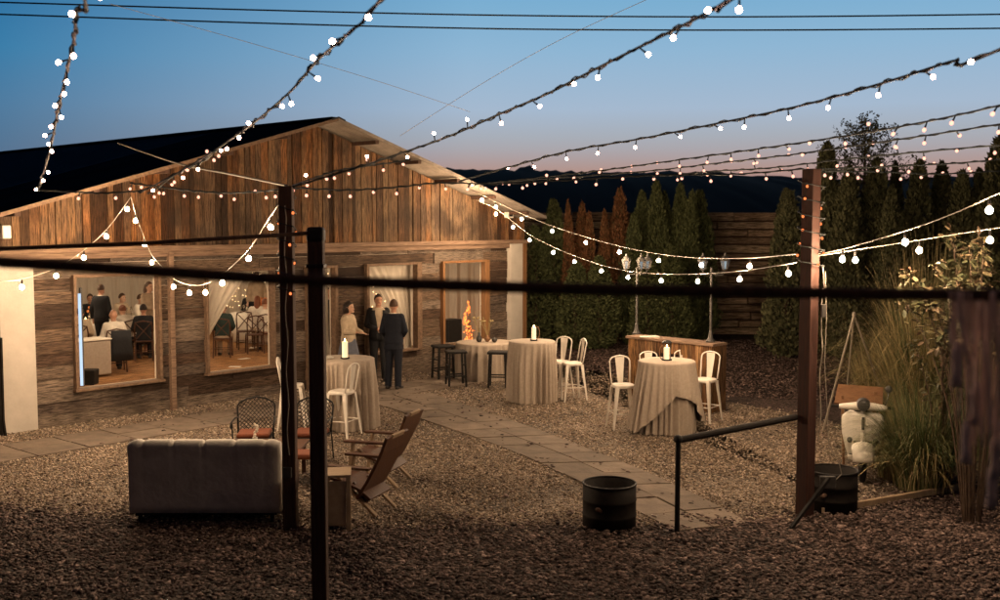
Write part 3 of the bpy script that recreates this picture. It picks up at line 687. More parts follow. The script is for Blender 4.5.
# ------------------------------------------------------------------ plank lounge chairs
def lounge(loc, rz, label):
    # faces -X ; two crossing curved planks, arms, front legs
    t = thing('wooden_lounge_chair', label, 'lounge chair', loc, rz, 'low wooden lounge chairs'); w = .56
    def slab(name, pts, w, th, m):
        b = MB(); n = len(pts); up = []; dn = []
        rings = []
        for i, (x, z) in enumerate(pts):
            x0, z0 = pts[max(i-1,0)]; x1, z1 = pts[min(i+1,n-1)]; L = sqrt((x1-x0)**2+(z1-z0)**2); nx, nz = -(z1-z0)/L*th/2, (x1-x0)/L*th/2
            rings.append([Vector((x+nx,-w/2,z+nz)),Vector((x+nx,w/2,z+nz)),Vector((x-nx,w/2,z-nz)),Vector((x-nx,-w/2,z-nz))])
        b.loft(rings); return b.build(name, m, t, bevel=.004)
    slab('backrest', [(-.02,.20),(.10,.38),(.2,.56),(.29,.74),(.35,.90)], w, .035, M['dwood'])
    slab('seat', [(-.36,.40),(-.2,.37),(0,.30),(.14,.20)], w-.04, .03, M['dwood'])
    b = MB(); b.box((.355,0,.895),(.05,.3,.03), Matrix.Rotation(-1.1,3,'Y')); b.build('headrest', M['crate'], t, bevel=.005)
    for s in (-1,1):
        b = MB(); b.box((-.14,s*(w/2+.03),.555),(.62,.085,.028)); b.build('armrest', M['dwood'], t, bevel=.006)
        b = MB(); b.bar((-.34,s*(w/2+.01),.54),(-.42,s*(w/2+.01),.0),.028,.07,(0,1,0)); b.build('leg', M['crate'], t, bevel=.003)
        b = MB(); b.bar((-.30,s*(w/2-.05),.45),(.22,s*(w/2-.05),.0),.028,.055,(0,1,0)); b.build('leg', M['crate'], t, bevel=.003)
        b = MB(); b.bar((-.1,s*(w/2-.11),.36),(.06,s*(w/2-.11),.14),.028,.055,(0,1,0)); b.build('side_rail', M['dwood'], t)
    return t
pa = G(384, 519); lounge((pa.x-.2, pa.y+.33, 0), -.34, 'dark wooden plank lounge chair facing left, the nearer of the pair beside the crate')
pb = G(404, 488); lounge((pb.x-.22, pb.y+.3, 0), -.3, 'dark wooden plank lounge chair facing left, the farther of the pair')

p = G(331, 531); t = thing('wooden_crate_table', 'raw pine box table with open shelf beside the near lounge chair', 'side table', (p.x, p.y+.16, 0), .12)
b = MB(); b.box((0,0,.585),(.38,.38,.03)); b.build('top', M['crate'], t, bevel=.004)
for x in (-1,1):
    for y in (-1,1): b = MB(); b.box((x*.165,y*.165,.285),(.045,.045,.57)); b.build('leg', M['crate'], t, bevel=.003)
b = MB(); b.box((0,-.17,.30),(.28,.012,.46)); b.build('panel', M['crate'], t); b = MB(); b.box((0,0,.06),(.29,.29,.025)); b.build('shelf', M['crate'], t)
b = MB(); b.box((-.17,0,.30),(.012,.28,.46)); b.build('panel', M['crate'], t)

# ------------------------------------------------------------------ bar stools (white metal)
def stool():
    t = thing('metal_bar_stool', 'x', 'bar stool', (0,0,0), 0, 'white metal bar stools'); zs = .7; m = M['chair']
    b = MB(); n = 28
    def sq(r, z, k=4):
        P_ = []
        for i in range(n):
            a = 2*pi*i/n; c, s = cos(a), sin(a); q = (abs(c)**k+abs(s)**k)**(-1/k); P_.append(Vector((r*q*c, r*q*s, z)))
        return P_
    b.loft([sq(.165,zs-.05), sq(.172,zs-.045), sq(.168,zs-.005), sq(.155,zs+.003), sq(.12,zs-.004), sq(.02,zs-.006)]); b.build('seat', m, t, smooth=True)
    for x in (-1,1):
        for y in (-1,1):
            b = MB(); a = Vector((x*.135,y*.135,zs-.03)); e = Vector((x*.215,y*.215,0)); rings = []
            for f_, wd in ((0,.055),(.5,.04),(1,.024)):
                c = a.lerp(e, f_); rings.append([c+Vector((x*wd*.5,y*wd*.5,0)), c+Vector((-x*wd*.5,y*wd*.5,0)), c+Vector((-x*wd*.25,-y*wd*.1,0)), c+Vector((-x*.1*wd,-y*.25*wd,0)), c+Vector((x*wd*.5,-y*wd*.5,0))])
            b.loft(rings); b.build('leg', m, t)
    b = MB(); f = .62; q = .135+(.215-.135)*f; z = (zs-.03)*(1-f)
    b.tube([(-q,-q,z),(q,-q,z),(q,q,z),(-q,q,z)], .008, 6, closed=True); b.build('foot_ring', m, t)
    b = MB(); pts = [(-.15,.15,zs-.01),(-.158,.175,zs+.12),(-.165,.2,zs+.28)]
    for k in range(9): a = pi-pi*k/8; pts.append((.165*cos(a), .215+.012*sin(a), zs+.34+.085*sin(a)))
    pts += [(.165,.2,zs+.28),(.158,.175,zs+.12),(.15,.15,zs-.01)]
    b.tube(pts, .0115, 8); b.build('back_hoop', m, t, smooth=True)
    b = MB(); rings = []
    for k in range(5):
        v = k/4; w = .042+.034*v; y = .155+.06*v+.006*sin(pi*v); z = zs-.01+.415*v
        rings.append([Vector((-w,y,z)),Vector((0,y+.006,z)),Vector((w,y,z)),Vector((w,y+.004,z)),Vector((0,y+.01,z)),Vector((-w,y+.004,z))])
    b.loft(rings); b.build('back_splat', m, t); return t
S = stool(); used = [False]
def put_stool(px, py, rz, label, s=1.0):
    p = G(px, py); global S
    if not used[0]: used[0] = True; S.location = (p.x, p.y, 0); S.rotation_euler = (0,0,rz); S['label'] = label; S.scale = (s,s,s); return S
    return dup(S, (p.x, p.y, 0), rz, label, s)
# rz: 0 -> the back is on the far side (+Y)
put_stool(342, 436, radians(-112), 'white metal bar stool in front of the left cloth-covered table, back towards the camera')
put_stool(293, 428, radians(95), 'white metal bar stool half behind the dark post, left of the left high table')
put_stool(623, 428, radians(10), 'white metal bar stool on the left of the high table nearest the bar counter')
put_stool(704, 421, radians(-38), 'white metal bar stool on the right of the high table nearest the bar counter')
put_stool(558, 398, radians(-35), 'white metal bar stool beside the middle high table, the left one of its pair')
put_stool(572, 400, radians(-75), 'sideways white metal bar stool, right one of the pair beside the middle high table')
put_stool(651, 413, radians(8), 'white metal bar stool mostly hidden behind the right high table, left of its lantern', .92)
put_stool(683, 411, radians(-8), 'white metal bar stool mostly hidden behind the right high table, right of its lantern', .92)

# ------------------------------------------------------------------ cocktail tables
def hightable(px, py, h, r, label, clabel, flare=1.12, over=None, seed=0, cat='high table'):
    p = G(px, py); t = thing('round_table', label, cat, (p.x, p.y, 0), 0, 'round tables in the yard')
    b = MB(); b.lathe([(r-.01,h-.03),(r,h-.02),(r,h-.004),(r-.01,h)], n=40); b.build('table_top', M['crate'], t)
    b = MB(); b.lathe([(.035,.04),(.035,h-.03)], n=14); b.build('column', M['blk'], t); b = MB(); b.lathe([(r*.6,0),(r*.6,.02),(.05,.05)], n=24); b.build('base', M['blk'], t)
    rs = random.Random(seed); ph = [rs.uniform(0,6.3) for _ in range(5)]; nf = [rs.choice([13,14,15]), rs.choice([23,27,29]), 5]
    def wave(a):
        q = sin(nf[0]*a/1.0+ph[0]+1.7*sin(2*a+ph[3])+.7*sin(5*a+ph[1])); env = .55+.45*sin(3*a+ph[4])*sin(1.7*a+ph[3]); return env*.75*(1-2*abs(q)**.8)+.16*sin(nf[1]*a+ph[1])+.3*sin(nf[2]*a+ph[2])
    def skirt(z1, r0, fl, hem=None, amp=.085, n=240):
        rows_ = 22; rings = []
        rings.append([Vector((r0*.5*cos(a), r0*.5*sin(a), h+.004)) for a in (2*pi*k/n for k in range(n))])
        rings.append([Vector(((r0-.012)*cos(a), (r0-.012)*sin(a), h+.004)) for a in (2*pi*k/n for k in range(n))])
        for i in range(rows_):
            v = i/(rows_-1); ring = []
            for k in range(n):
                a = 2*pi*k/n; zb = z1 if hem is None else hem(a); z = h-.006-(h-.006-zb)*v
                dep = (h-z)/h; rr = r0*(1+(fl-1)*dep**1.2)+.004+amp*wave(a)*min(1,dep*2.2)**.8
                ring.append(Vector((rr*cos(a), rr*sin(a), z)))
            rings.append(ring)
        b = MB(); b.loft(rings, cap=False); b.add([(r0*.5*cos(2*pi*k/n), r0*.5*sin(2*pi*k/n), h+.004) for k in range(n)], [tuple(range(n))]); return b
    c = thing('tablecloth', clabel, 'tablecloth', (p.x, p.y, 0), 0, 'pale linen tablecloths')
    skirt(.015, r, flare).build('cloth', M['linen'], c, smooth=True)
    if over: 
        b = skirt(0, r+.03, flare+.32, over, .06); 
        for i, v in enumerate(b.v): b.v[i] = (v[0], v[1], v[2]+.006)
        b.build('overlay', M['linen'], c, smooth=True)
    return p
t1 = hightable(345, 427, 1.1, .47, 'high round table at the left under its cloth, white candle on top', 'linen cloth on the left high table with the tall lit candle', 1.1, None, 3)
t2 = hightable(532, 401, 1.1, .42, 'middle high round table under its cloth near the barn corner', 'linen cloth falling straight to the gravel on the middle high table', 1.04, None, 5)
t3 = hightable(666, 431, 1.1, .405, 'high round table in front of the bar counter under layered cloth', 'linen cloth with a diagonal layered hem on the high table before the bar counter', 1.12,
   lambda a: float(np.interp(((a+pi/2+pi) % (2*pi))-pi, [-3.2,-2,-1.3,-1.0,-.6,-.2,.15,.5,.85,1.15,1.6,3.2], [.1,.12,.06,.03,.22,.44,.62,.57,.48,.2,.1,.1])), 9)
t4 = hightable(485, 378, .76, .60, 'low round dining table by the barn right window with small vases', 'linen cloth on the low dining table with small vases', 1.06, None, 12, 'table')

def candle(loc, h, r, label, cap=False, handle=0, glow=1):
    t = thing('candle_lantern', label, 'candle lantern', loc)
    b = MB(); b.lathe([(r*1.5,0),(r*1.7,.012),(r*1.6,.02),(r*1.2,.02)], n=20); b.build('tray', M['blk'], t)
    b = MB(); b.lathe([(r,.02),(r,h-.01),(r*.9,h),(.01,h-.006)], n=20); b.build('candle', M['wax'], t, smooth=False)
    b = MB(); b.sphere((0,0,h+.022),(.009,.009,.02),8,6); b.build('flame', M['flame'], t)
    if cap:
        for k in range(4): b = MB(); a = k*pi/2+.5; b.bar((r*1.4*cos(a),r*1.4*sin(a),.01),(r*1.4*cos(a),r*1.4*sin(a),h+.07),.008); b.build('upright', M['blk'], t)
        b = MB(); b.lathe([(r*1.6,h+.07),(r*1.6,h+.08),(r*.9,h+.11),(.01,h+.115)], n=20); b.build('cap', M['blk'], t)
    if handle:
        b = MB(); b.tube([(handle*(r*1.3+.05*sin(a)), 0, h*.6+.11*cos(a)) for a in (pi*k/10 for k in range(11))], .007, 6); b.build('handle', M['tan'], t, smooth=True)
    return t
candle((t1.x+.03, t1.y-.12, 1.11), .27, .045, 'tall glowing white pillar candle on a dark tray on the left high table')
candle((t2.x+.03, t2.y, 1.11), .24, .042, 'lit candle lantern with ring handle on the middle high table', False, 1)
candle((t3.x+.0, t3.y, 1.11), .2, .05, 'candle lantern with dark cap and side handle on the right high table', True, -1)
b = MB(); b.lathe([(.0,.0),(.12,.005),(.13,.02),(.09,.03),(.1,.035)], (0,0,0), 20); o = b.build('bread_tray', M['white'], smooth=True); o.location = (t1.x-.28, t1.y-.1, 1.108); tag(o, 'small white plate on the left high table beside the candle', 'plate')
# vases on the dining table
for dx, dy, hh, lab in ((-.12,-.1,.2,'clear narrow vase of thin stems on the low dining table, left one'), (.05,.0,.13,'round brown vase with wispy stems on the low dining table'), (.2,-.12,.1,'small round pot at the right of the vases on the low dining table')):
    t = thing('stem_vase', lab, 'vase', (t4.x+dx, t4.y+dy, .77), 0)
    b = MB(); b.lathe([(.03,0),(.06,.04),(.062,.08),(.025,hh*.75),(.03,hh)], n=14); b.build('vase', M['lampm'] if dx != .05 else M['tan'], t, smooth=True)
    if dx < .2:
        b = MB()
        for k in range(9):
            a = random.uniform(0,6.3); q = random.uniform(.04,.16); b.tube([(0,0,hh*.8),(q*.4*cos(a),q*.4*sin(a),hh+.12),(q*cos(a),q*sin(a),hh+random.uniform(.2,.4))], .004, 4)
            b.sphere((q*cos(a),q*sin(a),hh+.3), .02, 6, 4)
        b.build('stems', M['grass_d'], t)
# black stools round the dining table
def bstool():
    t = thing('black_stool', 'x', 'stool', (0,0,0), 0, 'black wooden stools at the dining table')
    b = MB(); b.box((0,0,.69),(.40,.36,.05)); b.build('seat', M['blk'], t, bevel=.015)
    for x in (-1,1):
        for y in (-1,1): b = MB(); b.bar((x*.15,y*.14,.67),(x*.175,y*.16,0),.038); b.build('leg', M['blk'], t)
        for z in (.18,.42): b = MB(); b.bar((x*.165,-.15,z),(x*.165,.15,z),.025); b.build('rung', M['blk'], t)
    for y in (-1,1):
        b = MB(); b.bar((-.165,y*.155,.22),(.165,y*.155,.22),.025); b.build('rung', M['blk'], t)
    return t
B0 = bstool(); first = True
for px, py, rz, lab in ((456,386,.25,'black wooden stool at the left front of the low dining table'),(443,379,.5,'black wooden stool farther back at the left of the low dining table'),(498,387,-.1,'black wooden stool at the low dining table, right beside the middle high table')):
    p = G(px, py)
    if first: B0.location = p; B0.rotation_euler = (0,0,rz); B0['label'] = lab; first = False
    else: dup(B0, p, rz, lab)

# ------------------------------------------------------------------ bar counter
c1 = G(718, 413); c1.z = 0; Z_ = 1.19
pL = G(629, 336, Z_); pR = G(712, 344, Z_); pL.z = pR.z = 0; d = (pR-pL); Lb = d.length; ang = atan2(d.y, d.x)
t = thing('bar_counter', 'plank-fronted outdoor bar counter with two lamp poles on its top', 'bar counter', pL, ang); dep = .34
def plankrow(b, x0, x1, y, z0, z1, wmin=.07, wmax=.13):
    x = x0
    while x < x1-.01:
        e = min(x+random.uniform(wmin,wmax), x1); b.box(((x+e)/2, y+random.uniform(-.006,.006), (z0+z1)/2), (e-x-.004, .025, z1-z0)); x = e
b = MB(); plankrow(b, 0, .36, 0, 0, Z_-.04); plankrow(b, .36, 1.2, 0, Z_-.24, Z_-.04); plankrow(b, .36, 1.2, 0, 0, .72); plankrow(b, 1.2, Lb, 0, 0, Z_-.04)
b.build('plank_front', M['barw'], t)
b = MB()
y = 0.02
while y < dep: b.box((Lb-.0, y+.05, Z_/2-.02), (.025, .096, Z_-.04)); y += .1
b.build('plank_side', M['barw'], t)
b = MB(); b.box((.01, dep/2+.02, Z_/2-.02), (.02, dep-.02, Z_-.04)); b.build('plank_side', M['barw'], t)
b = MB(); b.box((Lb/2, dep/2+.0, Z_-.018), (Lb+.10, dep+.08, .045)); b.build('counter_top', M['beam'], t, bevel=.006)
b = MB(); b.box((Lb/2, dep/2, .70), (Lb-.06, dep-.06, .02)); b.build('shelf', M['post'], t); b = MB(); b.box((Lb/2, dep, Z_/2-.03), (Lb, .03, Z_-.06)); b.build('back_panel', M['post'], t)
# lamp poles
def lamppole(px, py, label, heads):
    p = G(px, py, Z_+.005); t = thing('lamp_pole', label, 'lamp post', (p.x, p.y, Z_+.005), 0, 'old lantern poles on the bar counter')
    b = MB(); b.lathe([(.085,0),(.08,.03),(.045,.06),(.032,.16),(.024,.2)], n=12); b.build('foot', M['lampm'], t, smooth=True)
    zt = CAMZ-(262-225)/F*p.y-Z_-.1; b = MB(); b.tube([(0,0,.15),(0,0,zt)], .022, 10); b.build('pole', M['lampm'], t)
    for hx, hy in heads:
        b = MB(); b.tube([(0,0,zt-.06),(hx*.3,hy*.3,zt-.13),(hx*.8,hy*.8,zt-.13),(hx,hy,zt-.05)], .011, 6); a_ = b.build('arm', M['lampm'], t, smooth=True)
        z = zt-.05; b = MB(); b.lathe([(.02,z),(.045,z+.02),(.05,z+.03)], (hx,hy,0), 6); h = b.build('lantern', M['lampm'], t)
        b = MB(); b.lathe([(.046,z+.03),(.078,z+.17)], (hx,hy,0), 6); b.build('glass', M['glass'], h)
        b = MB()
        for k in range(6): a = 2*pi*k/6; b.bar((hx+.048*cos(a),hy+.048*sin(a),z+.03),(hx+.08*cos(a),hy+.08*sin(a),z+.17),.009)
        b.lathe([(.092,z+.17),(.095,z+.18),(.05,z+.23),(.02,z+.25),(.012,z+.3)], (hx,hy,0), 6); b.build('cage', M['lampm'], h)
lamppole(636.5, 334, 'lamp pole with three old lanterns on the left end of the bar counter', ((-.2,0),(.05,-.18),(.2,.06)))
lamppole(710.5, 342, 'lamp pole with two old lanterns on the right end of the bar counter', ((-.16,-.05),(.23,0)))
p = G(650, 337, Z_+.01); b = MB(); b.box((0,0,.006),(.34,.16,.012)); b.box((.02,0,.018),(.26,.12,.01), Matrix.Rotation(.3,3,'Z')); o = b.build('menu_board', M['white'], bevel=.002); o.location = (p.x,p.y+.04,Z_+.006); tag(o, 'flat pale papers lying on the bar counter', 'paper')

# ------------------------------------------------------------------ scooter
def scooter():
    p = G(862, 482); t = thing('motor_scooter', 'old white motor scooter facing the camera among the grasses', 'scooter', (p.x, p.y, 0), -.30, None)
    m = M['white']; rw = .2
    b = MB(); b.tube([(0, rw*.78*cos(a), .2+rw*.78*sin(a)) for a in (2*pi*k/20 for k in range(20))], .045, 8, closed=True); w = b.build('wheel', M['blk'], t, smooth=True)
    b = MB(); b.tube([(-.05,0,.2),(.05,0,.2)], .1, 14); b.build('hub', M['lampm'], w)
    rings = []                       # mudguard
    for k in range(11):
        a = radians(18+k*15); r = .27; cy, cz = -cos(a)*r, .22+sin(a)*r; wd = .14*(1-.25*abs(k-4)/6)
        rings.append([Vector((wd*sin(q)*1.0, cy*(1-.0)+(-cos(a))*(.07*cos(q)-.05), cz+sin(a)*(.07*cos(q)-.05))) for q in (radians(-95+190*j/8) for j in range(9))])
    b = MB(); b.loft(rings, cap=False); b.build('mudguard', m, t, smooth=True, solid=.006)
    # leg shield
    rings = []
    for k in range(12):
        v = k/11; z = .30+.55*v; wd = .155+.10*sin(min(1,v*1.25+.12)*pi/2)-(.06*max(0,(v-.86)/.14)**2); y = .14+.05*v
        rings.append([Vector((wd*u, y+.08*u*u, z-.012*abs(u)*(v > .9))) for u in np.linspace(-1,1,13)])
    b = MB(); V = [p_ for r_ in rings for p_ in r_]; b.add(V, [(i*13+j, i*13+j+1, (i+1)*13+j+1, (i+1)*13+j) for i in range(11) for j in range(12)]); sh = b.build('leg_shield', m, t, smooth=True, solid=.018)
    b = MB(); b.tube([(.155*u*1.0, .12+.08*u*u*.9, .31+.0*u) for u in (-1,-.5,0,.5,1)], .009, 6); b.build('shield_edging', M['lampm'], sh, smooth=True)
    b = MB(); b.box((0,.10,.72),(.035,.012,.16)); b.build('horn_cover', M['lampm'], sh, bevel=.008)
    b = MB(); b.box((0,.115,.475),(.22,.02,.04)); b.build('grille', M['lampm'], sh, bevel=.006)
    for s in (-1,1):
        b = MB(); b.tube([(s*.155,.15,.50),(s*.155,.085,.50)], [.035,.03], 12); i_ = b.build('indicator', M['lampm'], t, smooth=True)
    b = MB(); b.tube([(0,.0,.22),(0,.10,.45),(0,.22,.95)], .028, 8); b.build('steering_column', m, t)
    b = MB(); rings = []
    for k in range(15):
        u = -1+2*k/14; x = .29*u; rr = .03+.035*(1-abs(u))**.6; rings.append([Vector((x, .2+rr*cos(a)*1.1+.06*u*u, .93-.03*abs(u)+rr*sin(a)*.9)) for a in (2*pi*j/10 for j in range(10))])
    b.loft(rings); b.build('handlebar', m, t, smooth=True)
    for s in (-1,1):
        b = MB(); b.tube([(s*.25,.24,.91),(s*.29,.26,1.02),(s*.30,.27,1.10)], .006, 5); b.sphere((s*.30,.27,1.14), (.045,.012,.045), 12, 8); b.build('mirror', M['lampm'], t, smooth=True) if s > 0 else None
    for s in (-1,1): b = MB(); b.tube([(s*.27,.25,.905),(s*.38,.30,.895)], .018, 8); b.build('grip', M['blk'], t)
    b = MB(); b.tube([(0,.2,.95),(0,.10,.95)], [.085,.075], 18); h = b.build('headlight', M['lampm'], t, smooth=False)
    b = MB(); b.sphere((0,.105,.95),(.062,.02,.062),14,8); b.build('lens', M['glass'], h, smooth=True)
    b = MB(); b.sphere((0,1.1,.50),(.24,.42,.26),18,12); b.build('rear_body', m, t, smooth=True)
    b = MB(); b.box((0,.55,.26),(.34,.75,.05)); b.build('floor_board', m, t, bevel=.01)
    b = MB(); b.sphere((0,1.0,.80),(.15,.36,.07),16,8); b.build('seat', M['blk'], t, smooth=True)
    b = MB(); b.tube([(0, 1.25+rw*.78*cos(a), .2+rw*.78*sin(a)) for a in (2*pi*k/20 for k in range(20))], .045, 8, closed=True); b.build('wheel', M['blk'], t, smooth=True)
    return p
sp = scooter()
# board leaning behind the handlebar
t = thing('wooden_board', 'worn tan wooden board leaning behind the scooter handlebar', 'board', (sp.x+.12, sp.y+.5, .93), -.1)
b = MB(); b.add([Vector(v) for v in ((-.32,0,-.02),(.28,-.02,-.07),(.38,.34,.14),(-.2,.36,.17))]+[Vector(v)+Vector((0,.012,-.018)) for v in ((-.32,0,-.02),(.28,-.02,-.07),(.38,.34,.14),(-.2,.36,.17))], [(0,1,2,3),(7,6,5,4),(0,4,5,1),(1,5,6,2),(2,6,7,3),(3,7,4,0)])
b.build('plank_panel', M['tan'], t); b = MB(); b.bar((-.2,.09,.06),(-.16,.1,-.92),.03); b.bar((.24,.2,.1),(.24,.25,-.92),.03); b.build('support', M['tan'], t)
# tripod
ap = D(854, 315, 15.3); t = thing('pole_tripod', 'tall thin pale pole tripod standing behind the scooter', 'tripod', (ap.x, ap.y, 0))
for a in (G(823,431), G(845,414), G(893,424)):
    b = MB(); q = a-Vector((ap.x, ap.y, 0)); e = Vector((0,0,ap.z))-q; b.tube([q, q+e*1.02], [.018,.014], 7); b.build('leg', M['wcable'], t)
b = MB(); b.sphere((0,0,ap.z), .03, 8, 6); b.build('lashing', M['wcable'], t)
p = G(880, 500)

# ------------------------------------------------------------------ power lines and bare cables
def cab(name, pts, r, m, label, cat='cable', group=None):
    b = MB(); b.tube(spl(pts), r, 5); return tag(b.build(name, m), label, cat, group)
def spl(pts, k=8):
    P_ = [Vector(p) for p in pts]; o = []
    for i in range(len(P_)-1):
        a = P_[max(i-1,0)]; b_ = P_[i]; c = P_[i+1]; d_ = P_[min(i+2,len(P_)-1)]
        for j in range(k):
            f = j/k; o.append((b_*2+(c-a)*f+(a*2-b_*5+c*4-d_)*f*f+(b_*3-a-c*3+d_)*f**3)*.5)
    return o+[P_[-1]]
cab('power_line', [D(x, y, 24) for x, y in ((-80,1),(0,2.5),(250,10),(500,15.5),(750,17),(1000,14.5),(1080,13))], .018, M['cable'], 'upper thin black wire crossing the top of the sky', 'wire', 'overhead wires')
cab('power_line', [D(x, y, 24) for x, y in ((-80,12.5),(0,14.5),(250,23),(500,29),(750,30.3),(1000,28.5),(1080,27))], .018, M['cable'], 'lower thin black wire crossing the top of the sky', 'wire', 'overhead wires')
cab('guy_wire', [D(110,4,14), D(250,43,16), D(380,82,18), D(470,112,20)], .004, M['wcable'], 'very faint wire sloping down across the sky above the gable')
cab('guy_wire', [D(655,-4,14), D(560,40,15), D(480,85,16.5), D(400,136,18)], .004, M['wcable'], 'very faint wire rising to the top of the sky right of the gable')
cab('guy_wire', [D(118,143,13.8), D(180,164,13), D(230,174,12.2), D(288,186,Y1)], .012, M['wcable'], 'pale wire from the barn roof to the top of the post by the sofa')

# ------------------------------------------------------------------ string lights
def bulb_mesh(r, n=10):
    b = MB(); b.lathe([(r*.32, r*1.25), (r*.5, r*.95), (r*.85, r*.5), (r, 0), (r*.85,-r*.55), (r*.5,-r*.88), (r*.1,-r*1.0)], n=n); return b
def garland(label, pts, r_b, spacing, bm, cm, rad, hang, n0=0, group=None, picks=None, mode='twist', rs=1, twist=0, name='string_lights', spf=1.6):
    root = thing(name, label, 'string lights', (0,0,0), 0, group)
    P_ = spl(pts, 14); P2 = [p.copy() for p in P_]
    b = MB(); b.tube(P_, rad, 6)
    if twist:
        q = [p+Vector((rad*1.6*cos(i*1.1), rad*1.2*sin(i*1.1), rad*1.6*sin(i*1.3))) for i, p in enumerate(P_)]; b.tube(q, rad*.7, 4)
    b.build('cable', cm, root)
    acc = [0]
    for i in range(len(P_)-1): acc.append(acc[-1]+(P_[i+1]-P_[i]).length)
    def atL(L):
        k = max(0, min(len(P_)-2, int(np.searchsorted(acc, L)-1))); f = (L-acc[k])/max(acc[k+1]-acc[k],1e-6); return P_[k].lerp(P_[k+1], f), (P_[k+1]-P_[k]).normalized()
    Ls = []
    if picks:
        pxs = [500+F*p.x/(p.y*cos(TH)-(p.z-CAMZ)*sin(TH)) for p in P_]
        for x in picks:
            k = min(range(len(P_)), key=lambda i: abs(pxs[i]-x)); Ls.append(acc[k])
    else:
        spacing *= spf; L = spacing*.5
        while L < acc[-1]: Ls.append(L+R2.uniform(-.12,.12)*spacing); L += spacing
    for i, L in enumerate(Ls):
        p, d = atL(max(0, min(L, acc[-1]-.01)))
        if mode == 'hang': up = Vector((R2.uniform(-.08,.08), R2.uniform(-.08,.08), 1)).normalized()
        else:
            a = R2.choice([1.55,1.55,1.8,1.3,-1.5,0.4,2.6,3.3,1.0]); s_ = d.cross(Vector((0,0,1))).normalized(); u = s_.cross(d).normalized(); 
            up = (u*sin(a)+s_*cos(a)+d*R2.uniform(-.35,.35)).normalized()
        q = Vector((0,0,1)).rotation_difference(up)
        o = bpy.data.objects.new('bulb', bm[0]); COL.objects.link(o); o.parent = root; o.location = p-up*hang; o.rotation_mode = 'QUATERNION'; o.rotation_quaternion = q
        k = bpy.data.objects.new('socket', bm[1]); COL.objects.link(k); k.parent = o
    return root
R2 = random.Random(5)
def bmeshes(r, hang, m, cm):
    b = bulb_mesh(r); o = b.build('bulb', m, smooth=True); me = o.data; bpy.data.objects.remove(o)
    b = MB(); b.tube([(0,0,r*.9),(0,0,r*1.9),(0,0,hang)], [r*.42,r*.46,r*.3], 7); o = b.build('socket', cm); ms = o.data; bpy.data.objects.remove(o)
    return me, ms
bmA = bmeshes(.015, .08, M['bulbA'], M['cable']); M['bulbW'] = emis('amber_small_bulb', (1, .24, .07), 1.5); bmW = bmeshes(.015, .045, M['bulbW'], M['cable']); bmF = bmeshes(.0175, .075, M['bulbF'], M['cable']); bmB = bmeshes(.0285, .10, M['bulbB'], M['blk'])
def P3(l): return [D(*p) if isinstance(p, tuple) else p for p in l]
GA = 'small bulb garlands fanned over the yard'; GB = 'strings of large bright bulbs'
def A_(lab, pts, sp=.36, **k):
    P_ = P3(pts); near = min(p.y for p in P_) < 7
    return garland(lab, P_, .021, sp, bmA if near else bmF, M['cable'], .0095 if near else .008, .08 if near else .075, group=GA, twist=1, spf=1.6 if near else 1.05, **k)
A_('small bulb garland hanging steeply at the far left, over the dark roof', (Vector((.3,-3,5.3)), Vector((-1.1,1.5,4.85)), (80,-14,5.3),(76,10,5.9),(74,40,6.5),(66,75,7.5),(57,115,8.8),(50,150,10),(38,190,11.5)), .27)
A_('small bulb garland sweeping down from the top centre left to the gable', (Vector((2.2,-3,5.3)), Vector((.8,1.5,4.85)), (386,-8,5.5),(350,32,6),(318,60,6.8),(290,92,7.6),(255,122,8.6),(230,140,9.5),(200,160,10.3),(165,180,11),(140,192,11.5)), .33)
A_('longest small bulb garland rising from the gable to the top right of centre', (Vector((2.6,-3,5.3)), Vector((2.1,1.5,4.8)), (745,-10,5.3),(730,0,5.5),(690,22,6.1),(640,47,6.8),(590,72,7.5),(545,95,8.2),(500,114,9),(450,136,9.8),(405,152,10.5),(350,170,11),(292,187,Y1)), .37)
A_('uppermost small bulb garland at the right edge of the sky', (Vector((4.5,-3,5.3)), Vector((3.75,1.5,4.85)), (1015,43,6),(950,62,6.6),(880,84,7.4),(800,106,8.4),(720,123,9.4),(640,139,10.5),(570,151,11.5),(510,167,12.3),(460,181,13)), .36)
A_('second small bulb garland down at the right edge of the sky', ((1015,102,8),(940,119,8.8),(870,132,9.8),(800,143,10.8),(730,153,11.8),(650,164,12.8),(590,172,13.6),(520,180,14.4),(470,185,15)), .40)
A_('third small bulb garland down at the right, just above the conifer tops', ((1015,122,9),(930,135,10),(860,145,11),(790,155,12),(720,163,13),(650,171,14),(560,178,15),(480,184,16)), .42)
A_('fourth small bulb garland down at the right, crossing the conifer tops', ((1015,144,10.5),(920,152,11.5),(840,160,12.5),(770,168,13.3),(720,171,14),(660,176,14.6)), .40)
A_('small bulb garland reaching the reddish post from the upper right', ((1015,158,11.9),(960,163,11.9),(900,166,11.8),(850,168,11.7),(805,170,Y3)), .34)
A_('lowest small bulb garland at the right, through the dark conifer tops', ((1015,170,12.6),(940,174,12.4),(880,172,12),(806,171,Y3)), .34)
A_('small bulb garland from the reddish post across to the gable', ((803,169,Y3),(740,174,11.9),(680,175,12.1),(640,176,12.2),(570,180,12.4),(500,184,12.6),(440,183,12.3),(400,187,12),(350,190,11.6),(292,188,Y1)), .30)
A_('small bulb garland sagging across the left of the gable to the post by the sofa', ((290,188,Y1),(265,191,11.5),(230,193,12),(195,191,12.3),(160,187,12.6),(130,183,12.9)), .28)
A_('small bulb garland along the left roof edge, behind the steep one', ((142,191,11.6),(105,193,11.6),(75,192,11.6),(38,190,11.5)), .45)
A_('short small bulb garland slanting across the left of the gable', ((222,146,10.9),(205,160,11.4),(180,172,11.8),(160,186,12.2),(148,194,12.5)), .2)
